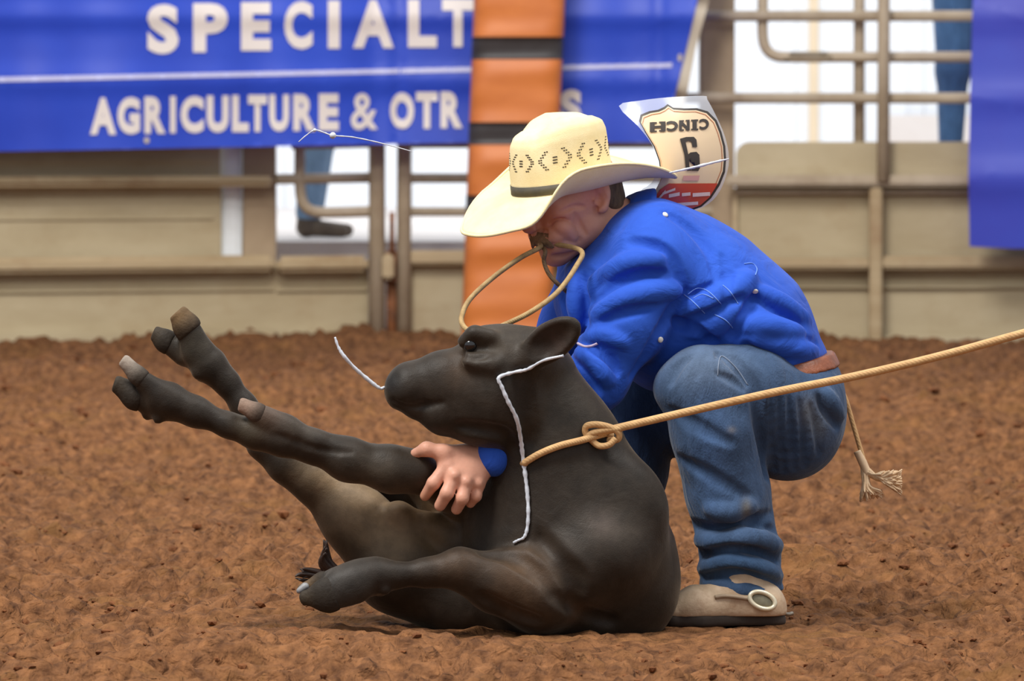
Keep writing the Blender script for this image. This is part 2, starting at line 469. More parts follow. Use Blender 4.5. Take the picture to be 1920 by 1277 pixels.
V, F = clods(2600, (-1.9, 1.9), (-1.3, 3.0), 0.003, 0.013)
V2, F2 = clods(2600, (-2.9, 2.9), (3.0, 14.3), 0.004, 0.022)
o = link('dirt_clods', mesh_from('dirt_clods', V + V2, F + [[i + len(V) for i in f] for f in F2]), M['clod'])
tag(o, 'loose brown dirt clods strewn over the arena floor', 'dirt', kind='stuff')
# a pale pebble in the foreground
bm = bmesh.new(); bmesh.ops.create_icosphere(bm, subdivisions=2, radius=1)
pc = C(72, 1250, -0.75); pc[2] = float(dirt_h(np.array([pc[0]]), np.array([pc[1]]))[0]) + 0.006
for v in bm.verts: v.co = Vector((pc[0] + v.co.x * .010 * (1 + .2 * math.sin(5 * v.co.z)), pc[1] + v.co.y * .009, pc[2] + v.co.z * .007 * (1 + .2 * v.co.x)))
tag(bm_obj('pebble', bm, mat('pale_stone', lin((232, 190, 160)), 0.7, var=0.2, vscale=80), None, True), 'small pale pebble on the dirt in the lower left foreground', 'pebble')

# ------------------------------------------------------------------ fence line behind the arena
def d_left(px): return 14.46 + 0.64 * px / 700
def d_right(px): return 15.1
def beam(name, pa, pb, pt, pbot, off, thick, m, parent, df=d_right, bevel=0.006):
    """a board, sheet or square bar between two pixel columns of the fence line; pt/pbot rows give its heights"""
    dm = df(min(max((pa + pb) / 2, 350), 700) if df is d_left else 0) + off
    zt, zb = C(0, pt, dm)[2], C(0, pbot, dm)[2]
    bm = bmesh.new(); bm_box(bm, 0, 1, 0, thick, zb, zt, 0)
    A = np.array([C(pa, 0, df(pa) + off)[0], df(pa) + off]); B = np.array([C(pb, 0, df(pb) + off)[0], df(pb) + off])
    for v in bm.verts:
        t = v.co.x; p = A + (B - A) * t
        v.co.x = float(p[0]); v.co.y = float(p[1]) + v.co.y
    if bevel: bmesh.ops.bevel(bm, geom=bm.edges[:], offset=bevel, segments=2, affect='EDGES')
    return bm_obj(name, bm, m, parent)
def pipe(name, pts, rpx, m, parent, df=d_right, off=0.0, n=6, square=False):
    w = [C(p[0], p[1], df(p[0]) + off) for p in pts]
    w = catmull(w, n) if len(w) > 2 else w
    return tube(name, w, rpx * S(15), m, parent, 12, False, square)

# left: sheeted fence section
lf = empty('sheeted_fence', (C(200, 0, 14.65)[0], 14.65, 0))
tag(lf, 'tan sheet-metal fence with two thick rails below the lettered blue banner', 'fence')
beam('sheet', -3000, 412, -330, 352, 0.05, 0.03, M['sheet'], lf, d_left)
beam('sheet', -3000, 414, 345, 500, 0.07, 0.03, M['sheet'], lf, d_left)
beam('sheet', -3000, 517, 495, 642, 0.06, 0.03, M['sheet'], lf, d_left, 0)
beam('sheet_rib', -3000, 400, 296, 303, 0.035, 0.02, M['sheet'], lf, d_left, 0.003)
beam('sheet_rib', -3000, 400, 405, 412, 0.058, 0.02, M['sheet'], lf, d_left, 0.003)
beam('sheet_rib', -3000, 513, 540, 547, 0.045, 0.02, M['sheet'], lf, d_left, 0.003)
beam('rail', -3000, 514, 330, 350, -0.06, 0.10, M['rail'], lf, d_left, 0.02)
beam('rail', -3000, 514, 480, 510, -0.06, 0.10, M['rail'], lf, d_left, 0.02)
beam('skirt_board', -3000, 517, 622, 652, 0.0, 0.05, M['sheet'], lf, d_left, 0.004)
beam('end_post', 454, 516, -330, 640, 0.10, 0.14, M['post'], lf, d_left, 0.01)
pp = beam('guard_post', 412, 452, -330, 500, 0.10, 0.12, M['palepost'], None, d_left, 0.02)
tag(pp, 'pale galvanised post between the tan sheets and the brown post', 'post')

# gate with a bent tube, left of the orange pad
g1 = empty('tube_gate', (C(620, 0, 15.05)[0], 15.05, 0))
tag(g1, 'weathered steel tube gate with a bent corner, left of its chained neighbour', 'gate')
pipe('rail', [(548, 272), (706, 268)], 9, M['tube'], g1, d_left)
pipe('bent_rail', [(562, -200), (562, 100), (562, 250), (562, 340), (566, 375), (578, 392), (600, 398), (640, 398), (698, 396)], 10.5, M['tube'], g1, d_left)
pipe('rail', [(518, 336), (698, 333)], 10, M['tube'], g1, d_left)
beam('bottom_rail', 517, 690, 480, 510, -0.06, 0.10, M['rail'], g1, d_left, 0.02)
beam('sheet', 517, 690, 495, 642, 0.06, 0.03, M['sheet'], g1, d_left, 0)
beam('sheet_rib', 518, 688, 540, 547, 0.045, 0.02, M['sheet'], g1, d_left, 0.003)
beam('skirt_board', 517, 690, 622, 652, 0.0, 0.05, M['sheet'], g1, d_left, 0.004)
pipe('end_post', [(707, -200), (707, 646)], 16, M['tube'], g1, d_left, -0.03)
g2 = empty('tube_gate', (C(900, 0, 15.1)[0], 15.1, 0))
tag(g2, 'weathered steel tube gate running behind the orange pad', 'gate')
for a, b, r in ((270, 270, 8), (334, 334, 9.5), (397, 397, 9)):
    pipe('rail', [(758, a), (1335, b)], r, M['tube'], g2)
beam('bottom_rail', 762, 1330, 470, 497, -0.03, 0.08, M['rail'], g2, d_right, 0.012)
beam('sheet', 765, 1330, 495, 640, 0.05, 0.03, M['sheet'], g2)
pipe('end_post', [(759, -200), (757, 646)], 14, M['tube'], g2, off=-0.02)
hg = empty('gate_hinge', C(734, 500, 15.0))
tag(hg, 'rusty latch block and bracket between the two tube gates', 'latch')
beam('block', 716, 738, 476, 524, -0.10, 0.07, M['rail'], hg, d_right, 0.012)
beam('bracket', 722, 746, 470, 532, -0.02, 0.04, M['rust'], hg, d_right, 0.008)
pipe('pin', [(735, 398), (735, 472)], 5, M['rust'], hg, off=-0.03)
rp = pipe('support_pipe', [(735, 526), (735, 650)], 11, M['rust'], None, off=0.03)
tag(rp, 'rusty orange pipe standing in the dirt between the two gates', 'pipe')

# right: wide post, rails and lower sheets
rw = beam('timber_post', 1312, 1378, -330, 645, 0.12, 0.16, M['post'], None, d_right, 0.012)
tag(rw, 'wide tan post right of the contestant number', 'post')
rf = empty('panel_fence', (C(1600, 0, 15.1)[0], 15.1, 0))
tag(rf, 'tan panel fence with open rails above, right of the crouching man', 'fence')
pipe('rail', [(1312, 30), (4300, 30)], 10.5, M['tube'], rf, off=0.02)
pipe('bent_rail', [(1430, -260), (1430, -60), (1430, 20), (1430, 65), (1436, 90), (1452, 104), (1480, 107), (1560, 107), (1700, 107), (4300, 107)], 10.5, M['tube'], rf, off=0.05)
pipe('rail', [(1285, 184), (4300, 184)], 10.5, M['tube'], rf, off=0.0)
pipe('upright', [(1611, -260), (1611, 300)], 11, M['tube'], rf, off=0.10, square=False)
pipe('upright', [(1658, -260), (1656, 340)], 12, M['tube'], rf, off=-0.05)
# top sheet with a rounded corner
bm = bmesh.new(); d = 15.14
poly = [(1380, 352), (1380, 292)] + [(1406 - 26 * math.cos(a), 292 - 26 * math.sin(a)) for a in np.linspace(0.1, math.pi / 2, 7)] + [(4300, 266), (4300, 352)]
fr = [bm.verts.new(Vector([float(t) for t in C(p[0], p[1], d)])) for p in poly]; f0 = bm.faces.new(fr)
ex = bmesh.ops.extrude_face_region(bm, geom=[f0])
for v in ex['geom']:
    if isinstance(v, bmesh.types.BMVert): v.co.y += 0.035
bm_obj('sheet', bm, M['sheet'], rf)
beam('sheet', 1378, 4300, 350, 490, 0.08, 0.03, M['sheet'], rf)
beam('sheet', 1378, 4300, 488, 648, 0.09, 0.03, M['sheet'], rf)
beam('rail', 1362, 4300, 328, 350, -0.05, 0.09, M['tube'], rf, d_right, 0.012)
beam('rail', 1378, 1634, 484, 505, -0.04, 0.10, M['rail'], rf, d_right, 0.012)
beam('rail', 1654, 4300, 480, 505, -0.04, 0.10, M['rail'], rf, d_right, 0.012)
beam('sheet_lip', 1378, 4300, 356, 364, 0.03, 0.05, M['tube'], rf, d_right, 0.004)
beam('upright', 1632, 1655, 352, 645, -0.05, 0.09, M['rail'], rf, d_right, 0.008)
beam('sheet_edge', 1374, 1384, 360, 486, 0.05, 0.04, M['rail'], rf, d_right, 0.004)
beam('sheet_edge', 1378, 4300, 536, 541, 0.06, 0.03, M['sheet'], rf, d_right, 0.003)
beam('skirt_board', 1378, 4300, 628, 652, 0.04, 0.04, M['sheet'], rf, d_right, 0.008)

# ------------------------------------------------------------------ banners
def d_ban(px, py):
    base = (d_left(px) if px < 700 else d_left(700)) - 0.30
    w = 0.010 * math.sin(px / 61.0 + 0.5) + 0.007 * math.sin(px / 23.0 + 1.1 * math.sin(px / 90)) * (0.5 + 0.5 * math.sin(px / 171.0))
    w += -0.020 * math.exp(-((py - 30) / 20.0) ** 2) - 0.018 * math.exp(-((py - 150) / 22.0) ** 2) + 0.006 * math.sin(py / 37.0 + px / 300.0)
    w += 0.016 * math.exp(-((px - 748) / 9.0) ** 2) - 0.014 * math.exp(-((px - 1236) / 10.0) ** 2)
    return base + w
b1 = empty('banner', (C(500, 0, 14.6)[0], 14.6, C(500, 280, 14.6)[2]))
tag(b1, 'wide blue vinyl banner with off-white lettering hung on the fence', 'banner')
def lay(name, draw, m, parent, df, off=0.0, step=14):
    bm = bmesh.new(); draw(bm); cut_map(bm, lambda x, y: C(x, y, df(x, y) - off), step)
    me = bpy.data.meshes.new(name); bm.to_mesh(me); bm.free()
    return link(name, me, m, parent, True)
def bot(px): return 284 - 16 * min(px, 900) / 850
edge = [(px, bot(px)) for px in range(-900, 1240, 60)]
lay('vinyl', lambda bm: flat(bm, [(-900, -330), (-900, 300)] + edge[1:] + [(1240, 267), (1265, 180), (1287, 90), (1308, 0), (1360, -330)]), M['blue_vinyl'], b1, d_ban, 0, 12)
lay('hem', lambda bm: flat(bm, [(1240, 267), (1265, 180), (1287, 90), (1308, 0), (1360, -330), (1390, -330), (1330, 0), (1305, 90), (1288, 180), (1262, 267)]), M['hem'], b1, d_ban, -0.01, 20)
def rule(y): return [(px, y(px)) for px in range(-900, 1270, 30)]
lay('ruled_line', lambda bm: [flat(bm, [(px, 149 - 27 * px / 1260 - 4.5 + min(max(px, 0), 1260) * .0008), (px, 149 - 27 * px / 1260 + 4.5), (px + 30, 149 - 27 * (px + 30) / 1260 + 4.5), (px + 30, 149 - 27 * (px + 30) / 1260 - 4.5)]) for px in range(-840, 1258, 30)], M['print_lilac'], b1, d_ban, 0.004, 12)
top = [('S', 276, 335, 8, 101), ('P', 362, 427, 6, 98), ('E', 452, 508, 4, 95), ('C', 533, 586, 2, 92), ('I', 615, 637, 1, 91), ('A', 662, 738, 0, 90), ('L', 765, 819, -1, 89), ('T', 829, 888, -2, 88), ('Y', 905, 970, -3, 86)]
for c, a, b, y0, y1 in top: lay('letter', lambda bm: glyph(bm, c, a, b, y0, y1, 0.05 if c != 'I' else 0.0), M['print_white'], b1, d_ban, 0.006, 12)
xs2 = [('A', 360, 465), ('G', 470, 560), ('R', 578, 662), ('I', 680, 703), ('C', 722, 815), ('U', 827, 915), ('L', 928, 995), ('T', 992, 1068), ('U', 1077, 1156), ('R', 1173, 1262), ('E', 1275, 1355), ('&', 1403, 1510), ('O', 1560, 1656), ('T', 1664, 1750), ('R', 1762, 1850),
       ('T', 1925, 2005), ('I', 2015, 2037), ('R', 2055, 2138), ('E', 2155, 2230), ('S', 2240, 2326)]
for c, a, b in xs2:
    f = (a - 360) / 1490.0
    lay('letter', lambda bm: glyph(bm, c, a / 2.133, b / 2.133, 183 - 12 * f, 252.5 - 13 * f, (0.018 if c == '&' else 0.055) if c != 'I' else 0.0), M['print_white'], b1, d_ban, 0.006, 12)
lay('grommet', lambda bm: flat(bm, [(131 + 5 * math.cos(a) - 2, 263 + 7 * math.sin(a)) for a in np.linspace(0, 6.28, 13)[:-1]] if False else [(275 + 5 * math.cos(a), 263 + 6 * math.sin(a)) for a in np.linspace(0, 6.28, 13)[:-1]]), M['hem'], b1, d_ban, 0.007, 12)
lay('grommet', lambda bm: flat(bm, [(1275 + 4 * math.cos(a), 108 + 7 * math.sin(a)) for a in np.linspace(0, 6.28, 13)[:-1]]), M['hem'], b1, d_ban, 0.007, 12)

def d_ban2(px, py):
    return 14.78 + 0.012 * math.sin(px / 55.0) - 0.016 * math.exp(-((py - 30) / 22) ** 2) - 0.016 * math.exp(-((py - 184) / 22) ** 2) - 0.02 * math.exp(-((py - 335) / 30) ** 2) + 0.0003 * max(0, py - 330)
b2 = lay('banner', lambda bm: flat(bm, [(1827, -330), (1824, 0), (1819, 180), (1816, 330), (1818, 462), (1900, 466), (3000, 472), (3000, -330)]), M['blue_vinyl_deep'], None, d_ban2, 0, 20)
tag(b2, 'plain deep blue banner hanging at the right edge', 'banner')

# ------------------------------------------------------------------ orange padded post
pad = empty('padded_post', (C(950, 640, 14.45)[0], 14.45, 0))
tag(pad, 'tall orange vinyl pad with black bands on a post behind the hat', 'padded post')
def pad_ring(py):
    t = py / 645.0
    l = C(888 - 24 * t, py, 14.42); r = C(1060 - 28 * t, py, 14.42)
    cx = (l[0] + r[0]) / 2; hw = (r[0] - l[0]) / 2; n = 40; out = []
    for k in range(n):
        a = 2 * math.pi * k / n; c, s = math.cos(a), math.sin(a)
        out.append((cx + hw * math.copysign(abs(c) ** 0.35, c), 14.50 + 0.10 * math.copysign(abs(s) ** 0.7, s) + 0.005 * math.sin(py / 13 + 2 * c), l[2]))
    return out
def pad_piece(name, y0, y1, m, grow=0.0):
    rows = np.linspace(y0, y1, max(2, int(abs(y1 - y0) / 8)))
    V, F = [], []
    for y in rows:
        rg = pad_ring(y); cx = sum(p[0] for p in rg) / 40
        wr = 0.0035 * math.sin(y / 9.0) + 0.004 * math.sin(y / 23.0 + 1)
        V += [(cx + (p[0] - cx) * (1 + grow), 14.5 + (p[1] - 14.5) * (1 + grow * 4 + wr * 8), p[2]) for p in rg]
    for i in range(len(rows) - 1):
        for k in range(40): F.append((i * 40 + k, i * 40 + (k + 1) % 40, (i + 1) * 40 + (k + 1) % 40, (i + 1) * 40 + k))
    F += [tuple(range(40)), tuple(range((len(rows) - 1) * 40, len(rows) * 40))[::-1]]
    return link(name, mesh_from(name, V, F), m, pad, True)
pad_piece('pad', -340, 652, M['orange_vinyl'])
for y0, y1 in ((69, 111), (229, 271), (366, 400), (-92, -50), (-250, -210)): pad_piece('band', y0, y1, M['black_vinyl'], 0.006)

# ------------------------------------------------------------------ concourse behind: raised walk, white metal building
bm = bmesh.new(); bm_box(bm, -30, 30, 15.9, 60, -0.5, 0.45)
tag(bm_obj('floor', bm, M['concrete']), 'pale raised concrete walk behind the fence', kind='structure')
WY = 29.5
wl = empty('wall_back', (0, WY, 0.45)); tag(wl, 'white metal-sided building wall behind the fence', kind='structure')
x0 = -16.0; i = 0
xdoor = (C(1672, 0, WY)[0], C(1800, 0, WY)[0])
while x0 < 16:
    x1 = x0 + 0.9
    if True:
        bm = bmesh.new(); bm_box(bm, x0 + .004, x1 - .004, WY, WY + .04, 0.45, 6.0, 0)
        for k in range(3): bm_box(bm, x0 + .14 + k * .3, x0 + .18 + k * .3, WY - .02, WY + .01, 0.45, 6.0, 0)
        bm_obj('siding_panel', bm, M['siding'], wl)
    x0 = x1
a = C(1516, 0, WY)[0]; b_ = C(1534, 0, WY)[0]
box('corner_trim', a, b_, WY - .06, WY - .02, 0.45, 6.0, M['trimbeige'], wl)
box('parapet', xdoor[0] - .05, xdoor[1] + 6.0, WY - .3, WY - .1, 0.45, C(0, 216, WY - .3)[2], M['concrete'], wl)

# ------------------------------------------------------------------ the calf
def Pr(px, py, d, r): return (*C(px, py, d), r * S(d))        # pixel point with a pixel radius
def chainp(F, pts, k=0.02, s=1.0, op='u'): F.chain([Pr(*p) for p in pts], k, s, op)
def ballp(F, px, py, d, r, k=0.03, s=1.0, op='u'): F.ball(C(px, py, d), r * S(d), k, s, op)
def rot2(deg):          # axes in the picture plane turned by deg (x right, z up), third axis = depth
    a = math.radians(deg); return [(math.cos(a), 0, math.sin(a)), (0, 1, 0), (-math.sin(a), 0, math.cos(a))]
M['coat'] = mat('calf_coat', (0.03, 0.025, 0.02), 0.52, var=0.45, vscale=24.0, bump=0.16, bscale=420.0, attr=True, sheen=0.14, spec=0.22, stint=(1, .8, .6), bump2=(22.0, 0.35, 0.006, 0.6), stretch=(1, 1, 1))
M['hoof'] = mat('calf_hoof', (0.04, 0.035, 0.03), 0.65, spec=.2, var=.35, vscale=60, bump=0.3, bscale=160, attr=True)
M['hoof_pale'] = mat('pale_hoof_horn', lin((150, 132, 116)), 0.5, second=lin((110, 92, 76)), vscale=45, bump=0.3, bscale=120)
M['eye'] = mat('dark_wet_eye', (0.006, 0.006, 0.008), 0.06, var=0.1, coat=0.6)

K = Field(); K.big = 0.09
# trunk, curled with the belly to the left
K.ell(C(1068, 1062, .02), (.197, .165, .19), rot2(8), k=.05)
chainp(K, [(1062, 955, -.01, 158), (1062, 1010, .0, 185)], k=.05, s=.85)
chainp(K, [(1070, 1085, .07, 165), (905, 1112, .13, 92)], k=.06, s=1.0)
ballp(K, 1168, 1105, .0, 96, k=.05)
K.ell(C(885, 1118, .10), (.112, .13, .082), k=.05)
ballp(K, 948, 960, .03, 84, k=.05)                    # brisket
chainp(K, [(930, 930, .04, 42), (958, 968, .0, 78)], k=.03)
# neck
chainp(K, [(1004, 712, -.06, 80), (1046, 842, -.045, 112), (1064, 955, -.02, 158)], k=.045, s=.85)
chainp(K, [(985, 795, -.07, 54), (1018, 880, -.05, 52), (1000, 965, -.02, 88)], k=.04, s=.9)
# shoulder and near foreleg lying on the dirt
K.ell(C(1140, 985, -.085), (.105, .07, .13), rot2(-28), k=.05)
chainp(K, [(1125, 1040, -.10, 95), (1010, 1105, -.13, 76), (930, 1092, -.15, 54)], k=.03)
chainp(K, [(930, 1092, -.15, 52), (862, 1067, -.165, 35), (800, 1074, -.17, 22), (742, 1079, -.175, 20)], k=.03)
chainp(K, [(742, 1079, -.175, 20), (705, 1079, -.175, 30), (672, 1086, -.178, 33)], k=.025)
chainp(K, [(672, 1086, -.178, 32), (640, 1098, -.185, 36)], k=.02)
ballp(K, 715, 1110, -.165, 8, k=.012); ballp(K, 722, 1108, -.195, 8, k=.012)       # dewclaws
# hind leg reaching up with its hoof against the fence
chainp(K, [(880, 1112, .06, 92), (752, 1062, .05, 84), (668, 975, .04, 58), (585, 898, .03, 40)], k=.04)
chainp(K, [(585, 898, .03, 40), (540, 868, .03, 36), (495, 830, .035, 29), (458, 762, .035, 21), (424, 716, .035, 22)], k=.025)
chainp(K, [(424, 716, .035, 22), (392, 684, .035, 30), (366, 660, .035, 29)], k=.02)
ballp(K, 372, 700, .02, 10, k=.012); ballp(K, 378, 705, .05, 10, k=.012)
# leg held by the hand, stretched to the left
chainp(K, [(300, 749, -.10, 30), (315, 752, -.10, 32), (366, 772, -.10, 26), (430, 798, -.10, 21), (480, 813, -.10, 26)], k=.02)
chainp(K, [(480, 813, -.10, 26), (530, 824, -.10, 28), (585, 838, -.095, 27), (652, 862, -.09, 37), (735, 880, -.085, 41), (778, 884, -.08, 37)], k=.025)
chainp(K, [(778, 884, -.08, 36), (845, 916, -.01, 40), (905, 950, .03, 52)], k=.02)
ballp(K, 276, 779, -.085, 9, k=.012); ballp(K, 296, 786, -.11, 9, k=.012)
# second foreleg folded over it, claw tip forward
chainp(K, [(497, 783, -.115, 19), (540, 803, -.115, 21), (590, 828, -.11, 19), (650, 850, -.085, 26)], k=.015)
# far leg and belly seen between
chainp(K, [(600, 838, .06, 16), (700, 862, .07, 26), (790, 892, .08, 36), (860, 960, .09, 70)], k=.02)
chainp(K, [(700, 915, .15, 34), (780, 935, .15, 52), (860, 990, .15, 80)], k=.02)
chainp(K, [(748, 965, .01, 22), (800, 988, .01, 24), (850, 1010, .02, 40)], k=.02)
chainp(K, [(748, 965, .0, 22), (775, 1030, .0, 25), (790, 1080, .0, 30)], k=.02)
# head
HD = -.105
K.ell(C(942, 712, HD), (.088, .074, .096), rot2(-8), k=.03)
chainp(K, [(910, 657, HD, 44), (1000, 664, HD, 50)], k=.03, s=1.15)
chainp(K, [(890, 700, HD, 46), (830, 706, HD, 42), (776, 720, HD, 39)], k=.03, s=.95)
ballp(K, 767, 724, HD, 42, k=.02, s=1.05)
chainp(K, [(758, 738, HD, 33), (772, 750, HD, 26)], k=.02, s=1.2)
chainp(K, [(788, 768, HD, 20), (830, 778, HD, 34), (892, 786, HD, 44), (962, 776, HD, 63)], k=.022, s=.95)
chainp(K, [(850, 735, HD, 58), (925, 745, HD, 86)], k=.03, s=.85)
for sg in (-1, 1):
    chainp(K, [(870, 640, HD + sg * .052, 12), (890, 627, HD + sg * .056, 13), (918, 630, HD + sg * .054, 13)], k=.02)   # brow
    chainp(K, [(880, 676, HD + sg * .066, 13), (925, 684, HD + sg * .070, 17)], k=.02)                                  # cheek bone
    ballp(K, 884, 648, HD + sg * .082, 15, k=.012, op='s')
    ballp(K, 737, 704, HD + sg * .040, 8, k=.008, op='s')
# ears: leaf shapes with a hollow
def calf_ear(sg, dbase, tip, base, hw):
    a = C(base[0], base[1], dbase); b = C(tip[0], tip[1], dbase + sg * .05)
    ax = b - a; L = np.linalg.norm(ax); ax /= L
    nrm = np.array([0.1, sg * 1.0, 0.12]); nrm -= ax * (nrm @ ax); nrm /= np.linalg.norm(nrm)
    w = np.cross(ax, nrm); c = (a + b) / 2
    K.ell(c, (L * .56, hw, .017), [ax, w, nrm], k=.012)
    K.ell(c + nrm * .016 + ax * .004, (L * .46, hw * .72, .018), [ax, w, nrm], k=.006, op='s')
calf_ear(-1, -.165, (1080, 607), (985, 674), .036)
calf_ear(1, -.04, (1064, 612), (990, 668), .034)
chainp(K, [(985, 680, -.15, 26), (1000, 668, -.16, 22)], k=.02)
# modelling lines on the visible side
K.crease([(735, 750), (765, 764), (800, 760), (832, 755)], .005, .3, .008)
K.crease([(866, 668), (890, 672), (912, 668)], .004, .3, .008)
K.crease([(862, 800), (905, 806), (945, 815), (962, 838)], .010, .3, .016)
K.crease([(975, 700), (985, 760), (992, 830)], .012, .25, .02)
K.crease([(1010, 1010), (1050, 1060), (1075, 1090), (1080, 1130)], .014, .3, .025)
K.crease([(905, 1035), (960, 1045), (1010, 1075), (1040, 1110)], .012, .25, .02)
K.crease([(1040, 1120), (1100, 1150), (1150, 1165)], .010, .25, .02)
K.crease([(905, 1120), (960, 1150), (1010, 1165)], .010, .3, .018)
K.crease([(520, 815), (600, 843), (660, 848)], .004, .3, .008)
# the toes; their horn ends are parts of their own
PALE = lin((176, 162, 148)); HORN = lin((128, 100, 66))
CLAWS = [([(372, 654, .025, 27), (350, 612, .02, 24), (338, 593, .02, 20)], HORN, .55, .8), ([(346, 662, .05, 26), (310, 639, .05, 20), (294, 627, .05, 15)], None, .55, .8),
         ([(296, 736, -.115, 25), (258, 704, -.12, 16), (234, 678, -.12, 13)], PALE, .55, .8), ([(300, 757, -.09, 29), (254, 742, -.095, 25), (222, 722, -.095, 17)], None, .55, .8),
         ([(525, 795, -.12, 19), (482, 774, -.125, 17), (455, 760, -.125, 14)], lin((170, 142, 124)), .55, .8),
         ([(664, 1100, -.20, 34), (614, 1116, -.205, 31), (575, 1121, -.205, 15)], None, .95, .6), ([(650, 1088, -.17, 28), (606, 1096, -.175, 22), (568, 1104, -.175, 11)], lin((120, 96, 70)), .95, .6)]
for pts, tip, cut, s in CLAWS: chainp(K, [(*q[:3], q[3] * .97) for q in pts[:2]], k=.014, s=s)
K.plane((0, 0, -.012), (0, 0, -1), .004)
calf = empty('calf', (C(1050, 1183, 0)[0], 0.02, 0))
tag(calf, 'black calf thrown on its side, muzzle and legs to the left, roped at the neck', 'calf')
me, v = K.mesh('body', 0.0045, 1)
BR = (0.10, 0.055, 0.028); TAN = (0.40, 0.28, 0.165); BLK = (0.027, 0.0195, 0.014); GRY = (0.068, 0.054, 0.042)  # TAN: tan hair, brightened to make up for the upper leg's shadow
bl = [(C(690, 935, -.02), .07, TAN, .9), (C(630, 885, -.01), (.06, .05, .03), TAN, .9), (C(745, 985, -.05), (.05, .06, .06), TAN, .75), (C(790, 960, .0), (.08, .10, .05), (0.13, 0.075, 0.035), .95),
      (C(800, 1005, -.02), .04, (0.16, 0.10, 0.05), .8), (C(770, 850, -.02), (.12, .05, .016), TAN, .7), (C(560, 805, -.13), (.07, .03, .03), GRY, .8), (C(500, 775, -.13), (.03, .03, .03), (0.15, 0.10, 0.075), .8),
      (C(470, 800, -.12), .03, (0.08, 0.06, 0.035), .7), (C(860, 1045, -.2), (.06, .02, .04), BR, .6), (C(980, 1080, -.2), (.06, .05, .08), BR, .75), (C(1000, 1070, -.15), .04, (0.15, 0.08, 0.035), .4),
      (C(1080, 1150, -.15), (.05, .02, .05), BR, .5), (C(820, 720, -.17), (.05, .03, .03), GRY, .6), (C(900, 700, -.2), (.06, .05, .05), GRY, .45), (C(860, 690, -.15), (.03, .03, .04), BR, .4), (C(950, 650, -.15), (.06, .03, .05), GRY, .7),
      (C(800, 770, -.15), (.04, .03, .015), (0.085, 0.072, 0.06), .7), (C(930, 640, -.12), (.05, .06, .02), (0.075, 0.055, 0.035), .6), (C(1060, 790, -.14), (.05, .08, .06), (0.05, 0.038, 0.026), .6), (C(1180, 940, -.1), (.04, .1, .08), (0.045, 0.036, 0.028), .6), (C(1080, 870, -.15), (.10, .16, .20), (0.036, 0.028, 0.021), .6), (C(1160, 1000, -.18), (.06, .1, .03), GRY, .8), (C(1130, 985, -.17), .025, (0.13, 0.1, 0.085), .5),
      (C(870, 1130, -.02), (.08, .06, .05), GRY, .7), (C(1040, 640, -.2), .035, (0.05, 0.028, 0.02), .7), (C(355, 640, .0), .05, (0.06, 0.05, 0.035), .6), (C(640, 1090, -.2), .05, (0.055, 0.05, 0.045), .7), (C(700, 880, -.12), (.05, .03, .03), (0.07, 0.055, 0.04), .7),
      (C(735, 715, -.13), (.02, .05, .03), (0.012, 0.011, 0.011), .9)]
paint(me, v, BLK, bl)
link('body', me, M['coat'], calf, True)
for pts, tip, cut, s in CLAWS:           # horn of each toe, cut off bluntly at its worn end
    p0, p1, p2 = [np.array(q, float) for q in pts]; st = p0 * .30 + p1 * .70
    F = Field(); chainp(F, [(*st[:3], st[3] * 1.02), (*p1[:3], p1[3] * 1.05), tuple(p2)], k=.008, s=s)
    a, b = C(*p1[:3]), C(*p2[:3]); n = (b - a) / np.linalg.norm(b - a)
    F.plane(b + n * p2[3] * .001 * cut, n + np.array([0, 0, -.25]), .003)
    F.plane(C(*st[:3]), -n + np.array([0, 0, .2]), .004)
    me, v = F.mesh('hoof', .0028, 1)
    paint(me, v, (0.030, 0.023, 0.017), [(b, .026, tip, .95)] if tip else [(b, .02, (0.07, 0.05, 0.03), .6)])
    link('hoof', me, M['hoof'], calf, True)
F = Field(); chainp(F, [(561, 1108, -.19, 6), (572, 1100, -.187, 8)], k=.0); me, _ = F.mesh('hoof_tip', .003, 1); link('hoof_tip', me, mat('worn_white_hoof_tip', lin((140, 140, 142)), .5, var=.3, vscale=60), calf, True)
p, n = K.hit(882, 647)
F = Field(); F.ball(p + n * 0.000 + np.array([0, .006, 0]), .0135, k=0); me, _ = F.mesh('eye', .002, 2); link('eye', me, M['eye'], calf, True)
# tail switch flicked up behind the near hoof
rt = random.Random(9); bm = bmesh.new()
for i in range(26):
    x0, y0 = 640 + rt.uniform(-6, 10), 1085 + rt.uniform(-5, 8); j = rt.uniform(-1, 1)
    tipx, tipy = (614 + rt.uniform(-10, 4), 1012 + rt.uniform(0, 26)) if i % 2 else (556 + rt.uniform(-4, 14), 1092 + rt.uniform(-26, 4))
    mid = ((x0 + tipx) / 2 - 14 + 8 * j, (y0 + tipy) / 2 + 8 * j)
    tube_bm(bm, catmull([C(x0, y0, -.06), C(mid[0], mid[1], -.07 + .01 * j), C(tipx, tipy, -.08 + .012 * j)], 5), [0.010 * (1 - .088 * q) for q in range(11)], 6)
o = bm_obj('tail_switch', bm, mat('dark_tail_hair', (0.035, 0.016, 0.01), .5, var=.4, vscale=40), calf, True); o['kind'] = 'stuff'

